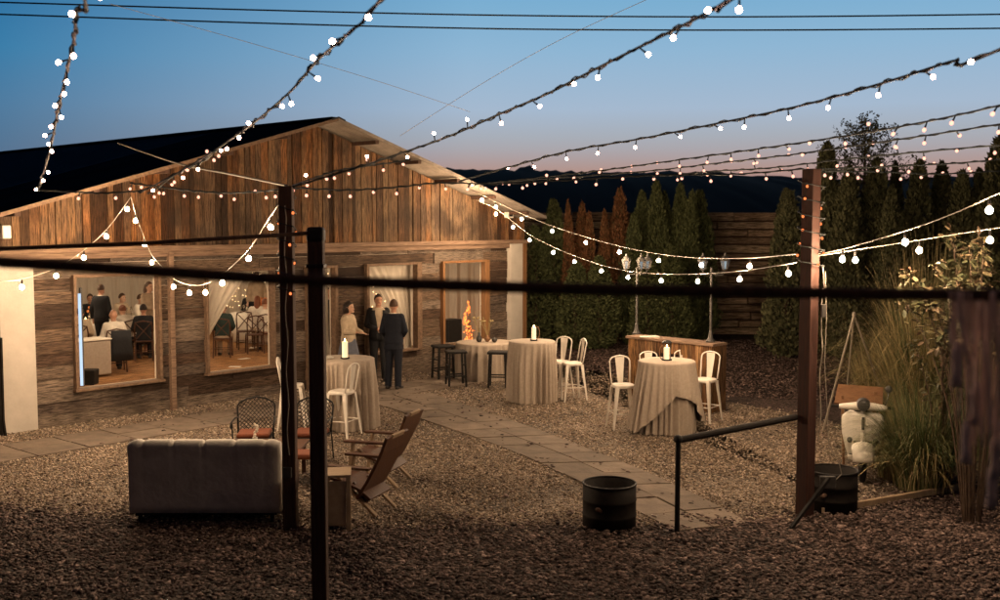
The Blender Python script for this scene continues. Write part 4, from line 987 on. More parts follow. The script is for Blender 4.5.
A_('short small bulb garland above the top of the post by the sofa', ((292,186,Y1),(315,178,11.4),(340,170,11.8),(375,165,12.2),(410,160,12.6)), .24)
b_ = lambda lab, pts, picks: garland(lab, P3(pts), .036, 1, bmB, M['wcable'], .0055, .11, group=GB, picks=picks, mode='hang')
b_('large bulbs on a string climbing from the left edge up the plank gable', ((-25,283,13),(0,281,13.3),(22,279,13.7),(56,268,14.4),(84,250,14.8),(107,229,15.2),(131,197,15.6)), (22,56,84,107,127))
b_('large bulbs on a string dropping down the gable then up to the sofa post', ((131,197,15.6),(136,215,15.5),(144,237,15.4),(152,255,15.2),(162,267,14.9),(174,279,14.6),(190,285,13.9),(205,284,13.3),(224,273,12.7),(249,249,12),(270,217,11.4),(284,198,Y1)), (135.5,144,152,174,189,205,222,249,270))
b_('upper string of large bulbs from the barn eave to the reddish post', ((468,188,23),(482,195,22.6),(496,202,22.3),(522,214,22),(552,226,21),(586,237,20),(619,246,19),(659,254,17.5),(701,258,16),(750,258,14),(797,254,Y3)), (482,496,522,552,586,619,659,702,750))
b_('lower string of large bulbs from the barn eave to the reddish post', ((476,200,23),(496,209,22.6),(513,222,22.2),(530,235,21.5),(553,247,20.7),(575,256,20),(601,265,19),(628,271,18),(661,274,17),(698,274,15.5),(740,271,13.7),(788,264,11.9),(797,262,Y3)), (496,513,530,553,575,601,628,661,698,740,788))
b_('upper string of large bulbs from the reddish post to the right edge', ((812,255,Y3),(843,249,11.1),(905,231,10.2),(950,215,9.5),(1015,186,8.6)), (843,905,988))
b_('lower string of large bulbs from the reddish post to the right edge', ((812,257,Y3),(855,250,11.2),(920,240,10.8),(990,229,10.2),(1015,226,10)), (855,920,990))
# bulbs wound down the posts
def wound(p, w, zs, label):
    X0, Y0 = p.location.x, p.location.y; pts = []
    for i in range(90):
        a = i*.42; r_ = w*.5+.018; c, s = cos(a), sin(a); q = max(abs(c), abs(s)); z = zs[0]-(zs[0]-zs[1])*i/89
        pts.append(Vector((X0+r_*c/q, Y0+r_*s/q, z)))
    garland(label, pts[::1], .021, .42, bmW, M['cable'], .006, .03, group=GA, rs=2, spf=1)
wound(p3, .2, (3.75, 2.75), 'small orange-glowing bulbs wound round the top of the reddish post')
wound(p1, .14, (3.5, 2.5), 'small bulbs wound round the top of the post by the sofa')

# ------------------------------------------------------------------ sleeper wall and conifers
wl = D(500, 300, 31); 
def sleeper_wall():
    t = thing('sleeper_wall', 'high wall of stacked old timber sleepers behind the conifers', 'retaining wall', (0, 30.6, 0)); b = MB(); zt = CAMZ+(225-219)/F*30.6
    z = 0; x0, x1 = .3, 9.3
    while z < zt:
        h = random.uniform(.2,.27); x = x0+random.uniform(-.3,0)
        while x < x1:
            L = random.uniform(1.6,2.8); b.box((x+L/2, random.uniform(-.06,.06), z+h/2), (L-.03,.28,h-random.uniform(.02,.05)), Matrix.Rotation(random.uniform(-.012,.012),3,'Y')); x += L
        z += h
    b.build('sleepers', M['sleeper'], t, bevel=.02)
    b = MB(); b.box(((x0+x1)/2,.17,zt/2+.05),(x1-x0,.1,zt+.1)); b.build('backing', M['post'], t)
sleeper_wall()
def crown(seed, n, m, h=4.0, r=.42, shape='thuja', leaf=.05):
    g = np.random.default_rng(seed); t = g.uniform(0,1,n)**1.15
    if shape == 'thuja': R = r*np.minimum(1, (t*6+.35))*np.clip(1-t,0,1)**.5*1.1
    else: R = r*np.minimum(1,(t*8+.4))*np.clip(1-t,0,1)**.55*1.1
    a = g.uniform(0,2*pi,n); ph = g.uniform(0,6.3,6)
    lump = 1+.13*np.sin(3*a+9*t+ph[0])+.10*np.sin(5*a-17*t+ph[1])+.08*np.sin(2*a+31*t+ph[2])+.06*np.sin(7*a+47*t+ph[3])
    d = np.where(g.uniform(size=n) < .75, g.uniform(.82,1.08,n), g.uniform(.3,.85,n)); rr = R*lump*d+g.normal(0,.012,n)
    C = np.stack([rr*np.cos(a)+.05*np.sin(t*5+ph[4])*t, rr*np.sin(a), .12+t*(h-.15)+g.normal(0,.03,n)], 1)
    up = np.stack([np.cos(a)*.45, np.sin(a)*.45, np.ones(n)], 1)+g.normal(0,.28,(n,3)); up /= np.linalg.norm(up,axis=1)[:,None]
    sd = np.cross(up, g.normal(size=(n,3))); sd /= np.linalg.norm(sd,axis=1)[:,None]+1e-9
    L = leaf*g.uniform(.6,1.7,n)[:,None]; Wd = L*g.uniform(.28,.5,n)[:,None]
    V = np.stack([C-up*L*.5, C+sd*Wd, C+up*L, C-sd*Wd], 1).reshape(-1,3); Fc = np.arange(4*n).reshape(-1,4)
    o = npmesh('crown', V, Fc, m); me = o.data; bpy.data.objects.remove(o); return me
tk = MB(); tk.tube([(0,0,-.05),(.01,0,.6),(0,.01,2),(.02,0,3.6)], [.07,.06,.04,.01], 8); to = tk.build('trunk', M['trunk']); TRM = to.data; bpy.data.objects.remove(to)
CR = {'g': [crown(s, 9000, M['thuja']) for s in (1,2,3)], 'd': [crown(s, 8000, M['dead']) for s in (4,5)], 'p': [crown(s, 10000, M['pine'], shape='cone', leaf=.055) for s in (6,7,8)]}
def tree(px, topy, wpx, Y, kind, label, group, i):
    Xc = (px-500)/F*Y; h = CAMZ+(225-topy)/F*Y; sx = (wpx/F*Y)/.9
    t = thing({'g':'thuja_tree','d':'dead_thuja_tree','p':'conifer_tree'}[kind], label, 'tree', (Xc, Y, 0), i*1.3, group)
    for n_, me in (('crown', CR[kind][i % len(CR[kind])]), ('trunk', TRM)):
        o = bpy.data.objects.new(n_, me); COL.objects.link(o); o.parent = t; o.scale = (sx, sx, h/4.0)
    return t
TG = 'columnar conifers in the row behind the yard'
L_ = [(536,226,44,27.6,'g','dark green conifer tight against the barn corner, lowest of the row'),
 (554,200,39,28.3,'g','green conifer with a pale tip, first one right of the barn eave'),
 (568,202,17,28.0,'d','slender brown dead conifer left of the broader brown one'),
 (581,203,25,28.6,'d','brown dead conifer, second from the left of the brown ones'),
 (589,214,20,28.1,'d','short brown dead conifer, third from the left of the brown ones'),
 (605,210,18,28.3,'d','thin brown dead conifer just left of the tallest brown one'),
 (619,190,32,28.6,'d','tallest brown dead conifer in the middle of the row'),
 (632,214,28,27.8,'g','shorter green conifer pressed against the tallest brown one'),
 (642,192,33,28.6,'g','green conifer just right of the tallest brown one'),
 (657,182,31,28.2,'g','tallest green conifer of the left row, above the left lamp pole'),
 (665,192,26,28.8,'g','narrow green conifer right behind the tallest green one'),
 (680,185,33,28.5,'g','tall green conifer left of the right lamp pole'),
 (690,192,28,28.0,'g','green conifer, middle one of the cluster above the right lamp pole'),
 (698,191,41,28.6,'g','broad green conifer at the right end of the left row, next to the timber wall')]
for i, a in enumerate(L_): tree(*a, TG, i)
for px, ty, lab in ((648,250,'low dark conifer filling in behind the left lamp pole'),(672,245,'low dark conifer filling in between the two lamp poles'),(600,256,'low dark conifer under the brown ones at the left'),(575,262,'low dark conifer nearest the barn under the slender brown one')):
    tree(px, ty, 40, 26.8, 'g', lab, 'low conifers in front of the row', px)
R_ = [(788,190,50,25.2,'p','rounded dark conifer left of the reddish post beside the timber wall'),
 (824,145,50,25.5,'p','tall narrow dark conifer just right of the reddish post'),
 (847,168,45,24.8,'p','dark conifer between the tall narrow one and the airy tree'),
 (873,160,50,25.3,'p','dark conifer right below the airy tree'),
 (891,188,37,24.4,'p','short dark conifer in front, right of the airy tree'),
 (893,163,27,26.2,'p','thin dark conifer tip behind the short one'),
 (916,162,47,25.0,'p','dark conifer fourth from the right edge'),
 (937,164,45,25.6,'p','dark conifer with a blunt top, third from the right edge'),
 (960,172,47,24.6,'p','dark conifer second from the right edge'),
 (978,170,37,25.8,'p','dark conifer behind, close to the right edge one'),
 (999,138,65,23.8,'p','tall broad dark conifer at the right edge of the picture')]
for i, a in enumerate(R_): tree(*a, 'dark conifers behind the right post', i)
# airy tree
def airy():
    Y = 26.8; Xc = (862-500)/F*Y; h = CAMZ+(225-123)/F*Y; t = thing('airy_tree', 'open sparse tree with bare twigs standing above the dark conifers against the sky', 'tree', (Xc, Y, 0))
    rs = random.Random(3); b = MB(); b.tube([(0,0,0),(.05,0,2),(.0,0,h-.2)], [.09,.07,.015], 8); tips = []
    for k in range(46):
        z = 2.6+(h-2.9)*k/45; a = k*2.4; L = (h-z)*.42+.18+rs.uniform(-.1,.2); 
        p0 = Vector((0,0,z)); p2 = p0+Vector((L*cos(a), L*sin(a), L*.9)); p1 = p0.lerp(p2,.5)-Vector((0,0,.06)); b.tube([p0,p1,p2],[.018,.012,.004],4)
        for j in range(5):
            q = p0.lerp(p2, .3+.17*j); e = q+Vector((rs.uniform(-.2,.2), rs.uniform(-.2,.2), rs.uniform(.02,.22))); b.tube([q,e],[.006,.003],3); tips += [q,e,q.lerp(e,.5)]
    b.build('trunk', M['trunk'], t)
    T = np.array([tuple(p) for p in tips]); T = np.repeat(T, 7, 0)+RNG.normal(0,.05,(len(tips)*7,3)); n = len(T)
    u = RNG.normal(size=(n,3)); u /= np.linalg.norm(u,axis=1)[:,None]; s = np.cross(u, RNG.normal(size=(n,3))); s /= np.linalg.norm(s,axis=1)[:,None]
    L = RNG.uniform(.025,.05,n)[:,None]; V = np.stack([T-u*L, T+s*L*.5, T+u*L, T-s*L*.5],1).reshape(-1,3)
    npmesh('crown', V, np.arange(4*n).reshape(-1,4), M['pine'], t)
airy()

# ------------------------------------------------------------------ grasses and shrub on the right
def blades(name, c, n, h, spread, arch, w, m, parent=None, seg=7, rad=.3):
    n = int(n); a = RNG.uniform(0,2*pi,n); r0 = rad*np.sqrt(RNG.uniform(0,1,n)); H = h*RNG.uniform(.55,1.1,n); out_ = spread*RNG.uniform(.15,1.0,n); a2 = a+RNG.normal(0,.5,n)
    V = np.zeros((n,seg+1,2,3)); 
    for k in range(seg+1):
        t = k/seg; x = c[0]+r0*np.cos(a)+out_*np.cos(a2)*t**1.6; y = c[1]+r0*np.sin(a)+out_*np.sin(a2)*t**1.6
        z = H*(t-arch*(out_/spread)*t**3); ww = w*(1-t*.85)*.5
        sx, sy = -np.sin(a2)*ww, np.cos(a2)*ww
        V[:,k,0] = np.stack([x-sx, y-sy, z],1); V[:,k,1] = np.stack([x+sx, y+sy, z],1)
    idx = np.arange(n)[:,None]*(seg+1)*2; Fs = []
    for k in range(seg): Fs.append(np.concatenate([idx+2*k, idx+2*k+1, idx+2*k+3, idx+2*k+2],1))
    o = npmesh(name, V.reshape(-1,3), np.concatenate(Fs), m); 
    if parent: o.parent = parent
    return o
def clump(px, py, label, parts, name='ornamental_grass'):
    p = G(px, py); t = thing(name, label, 'grass clump', (p.x, p.y, 0), 0, 'ornamental grass clumps')
    for nm, kw in parts: blades(nm, (0,0), parent=t, **kw)
clump(922, 489, 'big dark green clump of long arching grass beside the scooter', [('green_blades', dict(n=1500,h=1.55,spread=1.0,arch=.62,w=.012,m=M['grass_g'],rad=.3)), ('dry_blades', dict(n=450,h=1.3,spread=1.05,arch=.75,w=.011,m=M['grass_d'],rad=.32))])
clump(896, 478, 'low straw-coloured clump of fine grass right next to the scooter', [('dry_blades', dict(n=900,h=1.05,spread=.6,arch=.6,w=.009,m=M['grass_d'],rad=.22)),('green_blades', dict(n=300,h=1.0,spread=.6,arch=.6,w=.009,m=M['grass_g'],rad=.2))])
clump(925, 440, 'tall golden feathery grass rising behind the dark green clump', [('dry_blades', dict(n=1500,h=3.3,spread=1.7,arch=.62,w=.012,m=M['grass_d'],rad=.45,seg=9)), ('green_blades', dict(n=800,h=2.9,spread=1.4,arch=.6,w=.014,m=M['grass_g'],rad=.45,seg=9))])
clump(985, 455, 'tall grass at the right edge behind the hanging fringe', [('green_blades', dict(n=1500,h=2.2,spread=1.0,arch=.5,w=.014,m=M['grass_g'],rad=.5)), ('dry_blades', dict(n=900,h=2.3,spread=1.0,arch=.5,w=.011,m=M['grass_d'],rad=.5))])
clump(880, 415, 'farther pale grass clump behind the tripod leg', [('dry_blades', dict(n=900,h=1.6,spread=.8,arch=.5,w=.014,m=M['grass_d'],rad=.35)), ('green_blades', dict(n=400,h=1.5,spread=.7,arch=.5,w=.014,m=M['grass_g'],rad=.35))])
def shrub(px, py, Y, ztop, n, label, wid=.6, leaf=.055, zmin=1.2):
    Xc = (px-500)/F*Y; t = thing('leafy_shrub', label, 'shrub', (Xc, Y, 0), 0, 'broad-leaved shrubs at the right'); rs = random.Random(px); b = MB(); LP = []
    for k in range(n):
        a = rs.uniform(0,6.3); q = rs.uniform(.1,1)*wid; zt = ztop*rs.uniform(.72,1); pts = [Vector((.08*cos(a),.08*sin(a),0)), Vector((q*.35*cos(a), q*.35*sin(a), zt*.5)), Vector((q*.8*cos(a), q*.8*sin(a), zt*.88)), Vector((q*1.1*cos(a), q*1.1*sin(a), zt))]
        s = spl(pts, 8); b.tube(s, [.012*(1-.8*i/len(s)) for i in range(len(s))], 5)
        for p in s:
            if p.z > zmin:
                for _ in range(5): LP.append((p+Vector((rs.gauss(0,.03),)*3), rs))
    b.build('stems', M['trunk'], t); V = []; Fc = []
    for p, _ in LP:
        d = Vector((rs.gauss(0,1), rs.gauss(0,1), rs.gauss(-.2,.6))).normalized(); s = d.cross(Vector((rs.gauss(0,.4), rs.gauss(0,.4), 1))).normalized(); nrm = s.cross(d); L = leaf*rs.uniform(.6,1.4); o = len(V); q = p+d*.02
        V += [q, q+d*L*.4+s*L*.27+nrm*L*.07, q+d*L*.8+s*L*.22+nrm*.05*L, q+d*L*1.15-nrm*L*.1, q+d*L*.8-s*L*.22+nrm*.05*L, q+d*L*.4-s*L*.27+nrm*L*.07]
        Fc += [(o,o+1,o+2,o+3),(o,o+3,o+4,o+5)]
    npmesh('leaves', [tuple(v) for v in V], Fc, M['leaf'], t)
shrub(980, 0, 11.1, 3.15, 22, 'broad-leaved shrub lit from above at the right edge over the pole', .75, .08, 1.9)
shrub(948, 0, 12.4, 2.5, 9, 'smaller broad-leaved shrub among the golden grass', .5, .06, 1.0)
shrub(522, 0, 27.2, 3.3, 16, 'orange-leaved climber at the barn right corner', .3, .07, .2)

# ------------------------------------------------------------------ people
def cmat(n, c, r=.85): return mat(n, tuple(v*.85 for v in c), tuple(min(1,v*1.2) for v in c), r, 9, .8)
PM = dict(skin=cmat('skin', (.42,.22,.14), .5), skin2=cmat('skin_fair', (.52,.31,.21), .5), black=cmat('black_suit', (.012,.012,.014)), navy=cmat('navy_suit', (.006,.008,.016)), white=cmat('white_shirt', (.62,.56,.48)),
 cream=cmat('cream_cloth', (.48,.38,.27)), dress=cmat('patterned_dress', (.12,.13,.17)), hdark=cmat('dark_hair', (.018,.01,.007), .6), hbrown=cmat('brown_hair', (.07,.035,.018), .6), hred=cmat('auburn_hair', (.16,.05,.02), .6),
 green=cmat('dark_green_cloth', (.02,.035,.03)), beige=cmat('beige_cloth', (.34,.25,.17)), eye=mat('eye', (.02,.015,.012), None, .2), shoe=mat('shoe_leather', (.012,.01,.01), (.03,.025,.02), .4, 10), lip=mat('lip', (.3,.09,.07), None, .5))
def person(label, loc, rz, pose='stand', H=1.75, top='black', shirt=None, legs='black', hair='hdark', skin='skin', hairlen='short', lean=0, L=None, R=None, skirt=False, open_=.0, vox=.012, head_yaw=0, group=None, longjacket=.0, bald=False):
    """local frame: faces -Y, +X is the figure's left side"""
    k = H/1.75; sit = pose == 'sit'; t = thing('person', label, 'person', loc, rz, group, k); dz = -.42 if sit else 0
    Ml = Matrix.Translation((0,0,.92+dz)) @ Matrix.Rotation(lean,4,'X') @ Matrix.Translation((0,0,-.92-dz))
    def T(x, y, z): return Ml @ Vector((x, y, z+dz))
    hy = Matrix.Rotation(head_yaw,3,'Z'); hc = T(0,-.02,1.63)
    def Hh(x, y, z): return hc+hy @ Vector((x, y, z))
    rings_ = [(.84,.150,.110,0),(.92,.168,.118,.0),(1.00,.160,.112,0),(1.10,.140,.100,0),(1.20,.152,.106,-.005),(1.30,.170,.115,-.005),(1.38,.178,.108,0),(1.44,.145,.085,.005),(1.485,.075,.065,.01)]
    def torso(off, lo=0, hi=9, n=28, gap=None):
        R_ = []
        for i, (z, rx, ry, yo) in enumerate(rings_[lo:hi]):
            rr = []; 
            for q in range(n+(1 if gap else 0)):
                if gap: g_ = gap(z); a = -pi/2+g_+(2*pi-2*g_)*q/n
                else: a = 2*pi*q/n
                c, s = cos(a), sin(a); kk = (abs(c)**2.4+abs(s)**2.4)**(-1/2.4)
                rr.append(T((rx+off)*c*kk, yo+(ry+off)*s*kk, z))
            R_.append(rr)
        return R_
    # limbs
    hips = {s: T(s*.09,0,.90) for s in (-1,1)}
    if sit: knee = {s: Vector((s*.13,-.44,.50)) for s in (-1,1)}; ank = {s: Vector((s*.12,-.40,.09)) for s in (-1,1)}
    else: knee = {1: Vector((.10,-.02,.49)), -1: Vector((-.095,.01,.49))}; ank = {1: Vector((.12,.0,.09)), -1: Vector((-.10,.05,.09))}
    sh = {s: T(s*.175,.005,1.415) for s in (-1,1)}
    Ld = (.24,.03,1.14,.25,-.04,.90); L = L or Ld; R = R or Ld
    el = {1: T(*L[:3]), -1: T(-R[0], R[1], R[2])}; wr = {1: T(*L[3:]), -1: T(-R[3], R[4], R[5])}
    b = MB(); b.loft(torso(0))
    b.caps(T(0,.0,1.45), Hh(0,.015,-.07), .056, .052)
    # head
    hr = []
    for i in range(13):
        a = -pi/2+pi*i/12; cc = max(cos(a),.06); z = .118*sin(a); w_ = .076*cc*(1-.16*max(0,-sin(a))); d_ = .097*cc
        hr.append([Hh(w_*cos(q), d_*sin(q)-.008*max(0,-sin(a))*1.5, z) for q in (2*pi*j/20 for j in range(20))])
    b.loft(hr); b.caps(Hh(0,-.085,-.005), Hh(0,-.108,-.032), .011, .015, 8); b.caps(Hh(-.02,-.078,-.085), Hh(.02,-.078,-.085), .026, .026, 8)
    for s in (-1,1): b.caps(Hh(s*.078,.012,.01), Hh(s*.076,.01,-.028), .014, .009, 8)
    for s in (-1,1):
        b.caps(sh[s], el[s], .050, .038); b.caps(el[s], wr[s], .039, .026)
        f = (wr[s]-el[s]).normalized(); sd = f.cross(Vector((0,-1,.2))).normalized()*s
        if abs(f.y) > .8: sd = Vector((s,0,0)); sd = (sd-f*sd.dot(f)).normalized()
        nn = f.cross(sd).normalized(); nn = nn if nn.y < 0 or abs(f.y) > .8 else -nn; sd = nn.cross(f).normalized()
        kn = wr[s]+f*.09
        for u in (-.026,-.009,.009,.026): b.caps(wr[s]+f*.015+sd*u*.6, kn+sd*u, .017, .012, 8)
        for u, ln in ((-.03,.030),(-.011,.038),(.010,.035),(.029,.026)):
            p1_ = kn+sd*u+f*.005; p2_ = p1_+(f+nn*.22).normalized()*ln; p3_ = p2_+(f*.75+nn*.65).normalized()*ln*.85
            b.caps(p1_, p2_, .0095, .0085, 7); b.caps(p2_, p3_, .0085, .007, 7)
        th = wr[s]+f*.025-sd*.022; q = th+(f*.75-sd*.65+nn*.3).normalized()*.038; b.caps(th, q, .013, .010, 7); b.caps(q, q+(f*.95+nn*.2).normalized()*.028, .0095, .008, 7)
        b.caps(hips[s], knee[s], .082, .054); b.caps(knee[s], ank[s], .053, .036); b.caps(ank[s]+Vector((0,.03,-.045)), ank[s]+Vector((s*.02,-.15,-.055)), .038, .028)
    b.build('body', PM[skin], t, remesh=vox)
    for s in (-1,1):
        b = MB(); b.sphere(Hh(s*.03,-.086,.012), (.012,.008,.007), 8, 6); b.build('eye', PM['eye'], t)
    b = MB(); b.caps(Hh(-.02,-.098,-.052), Hh(.02,-.098,-.052), .006, .006, 7); b.build('mouth', PM['lip'], t)
    # clothes
    if shirt:
        b = MB(); b.loft(torso(.012,1,9)); b.build('shirt', PM[shirt], t, smooth=True)
    b = MB(); lo = 1
    if open_: b.loft([r_ for r_ in torso(.028, 0, 8, 30, lambda z: .12+open_*max(0,(z-1.0))*1.6)], cap=False); 
    V0 = len(b.v)
    if open_:   # open sheet: drop the seam faces
        n1 = 31; b.f = [f_ for f_ in b.f if not ((f_[0] % n1 == 30) or (f_[1] % n1 == 0 and f_[0] % n1 == 30))]
    else: b.loft(torso(.024, lo, 9))
    jk = b
    for s in (-1,1):
        jk.caps(sh[s]+Vector((-s*.02,0,.0)), el[s], .072, .058, 14); jk.tube([el[s]-(wr[s]-el[s])*.08, el[s].lerp(wr[s],.5), wr[s].lerp(el[s],.06)], [.058,.052,.042], 14)
    if longjacket and not sit:
        rings = [[T((.178+.01*i)*cos(a), (.13+.006*i)*sin(a), .93-longjacket*i/3) for a in (2*pi*q/28 for q in range(28))] for i in range(4)]; jk.loft(rings)
    o = jk.build('jacket' if open_ or top in ('black','navy') else 'top', PM[top], t, smooth=True, **({} if open_ else dict(remesh=vox)))
    if open_: md = o.modifiers.new('s','SOLIDIFY'); md.thickness = .008
    b = MB()
    if skirt:
        if sit:
            b.loft([[Vector((.19*cos(a)*(1+.2*i/4), .02-.12*i+(.10)*sin(a)*.6, .53+.10*sin(a)-.004*i)) for a in (2*pi*q/20 for q in range(20))] for i in range(4)]); b.loft([[Vector((.2*cos(a), -.42+.07*sin(a), .56-.42*i/3)) for a in (2*pi*q/20 for q in range(20))] for i in range(4)])
        else:
            b.loft([[Vector(((.185+.016*i+.012*sin(5*a)*i/4)*cos(a), (.13+.03*i+.01*sin(7*a)*i/4)*sin(a), 1.02-.125*i)) for a in (2*pi*q/36 for q in range(36))] for i in range(7)])
        b.build('skirt', PM[legs], t, smooth=True)
    else:
        b.loft(torso(.018,0,3)); 
        for s in (-1,1): b.caps(hips[s]+Vector((0,0,.0)), knee[s], .103, .074, 14); b.tube([knee[s]+(Vector((0,0,.03)) if not sit else Vector((0,-.03,.02))), knee[s].lerp(ank[s],.5), ank[s]+Vector((0,0,-.03))], [.076,.070,.066], 14)
        b.build('trousers', PM[legs], t, remesh=vox)
    for s in (-1,1):
        b = MB(); b.caps(ank[s]+Vector((0,.035,-.04)), ank[s]+Vector((s*.022,-.165,-.052)), .047, .036); b.box(ank[s]+Vector((s*.01,-.06,-.083)), (.085,.27,.014)); b.build('shoe', PM['shoe'], t, smooth=True)
    # hair
    if not bald:
        b = MB(); hr = []
        for i in range(10):
            a = -.25+(pi/2+.25)*i/9; cc = max(cos(a),.05)
            hr.append([Hh(.084*cc*cos(q), (.106*cc)*sin(q)+(.012 if sin(q) > -.35 else .036*(1-i/9)), .118*sin(a)+.014+(.045*(max(0,-sin(q))) if i < 4 else 0)) for q in (2*pi*j/22 for j in range(22))])
        b.loft(hr)
        if hairlen == 'long': b.tube([Hh(0,.06,.05),Hh(0,.085,-.08),Hh(0,.09,-.2),Hh(.01,.08,-.28)], [.07,.085,.075,.03], 14)
        if hairlen == 'bob': b.tube([Hh(0,.03,.06),Hh(0,.045,-.05),Hh(0,.05,-.12)], [.09,.094,.07], 14)
        if hairlen == 'bun': b.sphere(Hh(0,.09,.07), (.045,.04,.045), 12, 8)
        b.build('hair', PM[hair], t, remesh=.01)
    if shirt and top != 'white' :
        b = MB(); b.tube([T(.062*cos(a), .01+.062*sin(a), 1.475+.012*sin(a)) for a in (2*pi*q/20 for q in range(20))], .014, 6, closed=True); b.build('collar', PM[shirt], t, smooth=True)
    return t
def face(p, q): # rotation so that -Y local points from p to q
    return atan2(q[1]-p[1], q[0]-p[0])+pi/2
pm1 = G(379, 388); pm2 = G(393, 392); pm2 = Vector((pm2.x, pm2.y, 0)); pw = G(349, 388)
pm1 = Vector((D(379,388,21.3).x, 21.3, 0)); pm2 = Vector((D(394,388,20.3).x, 20.3, 0)); pw = Vector((D(349,388,20.6).x, 20.6, 0))
person('man facing the camera before the barn, open dark suit over pale shirt', pm1, radians(12), H=1.80, top='black', shirt='cream', legs='black', hair='hdark', open_=.42, L=(.22,-.02,1.15,.06,-.17,1.10), R=(.23,.0,1.14,.02,-.19,1.06), vox=.01, head_yaw=.15)
person('man in navy suit and white collar with his back to the camera', pm2, radians(180-14), H=1.76, top='navy', shirt='white', legs='navy', hair='hbrown', skin='skin', L=(.24,.0,1.14,.20,-.16,1.0), R=(.23,-.02,1.15,.12,-.18,1.02), vox=.01, longjacket=.14, head_yaw=.3)
person('woman with dark bobbed hair and cream top facing the two men in suits', pw, radians(72), H=1.70, top='cream', legs='dress', hair='hdark', skin='skin2', hairlen='bob', skirt=True, L=(.22,-.05,1.16,.17,-.24,1.10), R=(.22,-.03,1.15,.15,-.25,1.14), vox=.01)

# ------------------------------------------------------------------ inside the barn
FZ = .05
def IP(px, py): return G(px, py, FZ)
def IPY(px, Y): p = D(px, 300, Y); return Vector((p.x, Y, FZ))
WG = None
def dtable(px, py, r, label, h=.76):
    global WG
    p = IP(px, py); t = thing('banquet_table', 'round table under '+label, 'table', (p.x, p.y, FZ), 0, 'round banquet tables inside the barn')
    where = label.split(' with ')[1] if ' with ' in label else label
    b = MB(); n = 80; b.lathe([(r*.97,h-.03),(r*.97,h-.006),(.02,h-.006)], n=30); b.build('table_top', M['crate'], t)
    b = MB(); b.lathe([(r*.5,.0),(r*.5,.01),(.05,.02),(.05,h-.03)], n=16); b.build('pedestal', M['blk'], t)
    ph = random.uniform(0,6); b = MB(); b.lathe([(r*1.05,.02),(r*1.04,h*.5),(r*1.0,h-.03),(r*.985,h),(.02,h+.001)], n=n, fn=lambda a, z: 1+(.035*sin(13*a+ph)+.02*sin(23*a))*(1-z/h)); o = b.build('tablecloth', M['whitecloth'], smooth=True)
    o.location = (p.x, p.y, FZ); tag(o, label, 'tablecloth', 'white cloths inside the barn')
    place = label[label.index('table'):]
    for k in range(9):
        a = 2*pi*k/9; q = (p.x+r*.66*cos(a), p.y+r*.66*sin(a), FZ+h+.002); lab = 'empty wine glass on the '+place
        if WG is None:
            b = MB(); b.lathe([(.03,.0),(.005,.008),(.005,.09),(.034,.13),(.030,.2)], n=8); WG = b.build('wine_glass', M['glass'], smooth=True); o = WG
        else: o = WG.copy(); COL.objects.link(o)
        o.location = q; tag(o, lab, 'wine glass', 'wine glasses inside the barn')
    c = thing('flower_centrepiece', ('orange' if 'orange' in label else 'green')+' flowers in a glass vase on the '+place, 'flowers', (p.x, p.y, FZ+h+.002), 0, 'flower centrepieces inside the barn')
    b = MB()
    for k in range(34): a = random.uniform(0,6.3); q = random.uniform(0,.17); b.sphere((q*cos(a),q*sin(a),.3+random.uniform(-.08,.1)), random.uniform(.018,.04), 7, 5)
    b.build('flowers', M['orange2'] if 'orange' in label else M['leaf'], c)
    b = MB(); b.lathe([(.04,0),(.055,.08),(.03,.2),(.05,.24)], n=12); b.build('vase', M['glass'], c, smooth=True)
    for k in range(3):
        a = k*2.1+.5; b = MB(); b.lathe([(.025,.0),(.025,.06),(.004,.062),(.010,.08),(.002,.1)], n=8); o = b.build('table_candle', M['flame2']); o.location = (p.x+r*.38*cos(a), p.y+r*.38*sin(a), FZ+h+.002); tag(o, 'small lit candle on the '+place, 'candle', 'table candles inside the barn')
    return p
M['orange2'] = mat('orange_petals', (.5,.12,.03), (.6,.25,.08), .8, 12); M['flame2'] = emis('tealight', (1,.6,.25), 5)
T1 = dtable(95, 352, .85, 'white cloth on the table of orange flowers, left window')
T2 = dtable(148, 343, .8, 'white cloth on the table with greenery, back of the left window')
T3 = dtable(262, 340, .85, 'white cloth on the table of orange flowers, second window')
p = IP(83, 378); t = thing('serving_table', 'small linen-draped table just inside the left window', 'table', (p.x+.05, p.y+.2, FZ), UA)
b = MB(); b.box((0,0,.40),(.75,.5,.72)); b.build('linen_drape', M['linen'], t, bevel=.03); b = MB(); b.box((0,0,.78),(.78,.53,.03)); b.build('table_top', M['whitecloth'], t, bevel=.01)
p = IP(88, 385); b = MB(); b.box((0,0,.15),(.26,.26,.3),taper=1.1); o = b.build('waste_bin', M['blk'], bevel=.02); o.location = (p.x, p.y+.1, FZ); tag(o, 'dark green box on the floor below the left window', 'box')

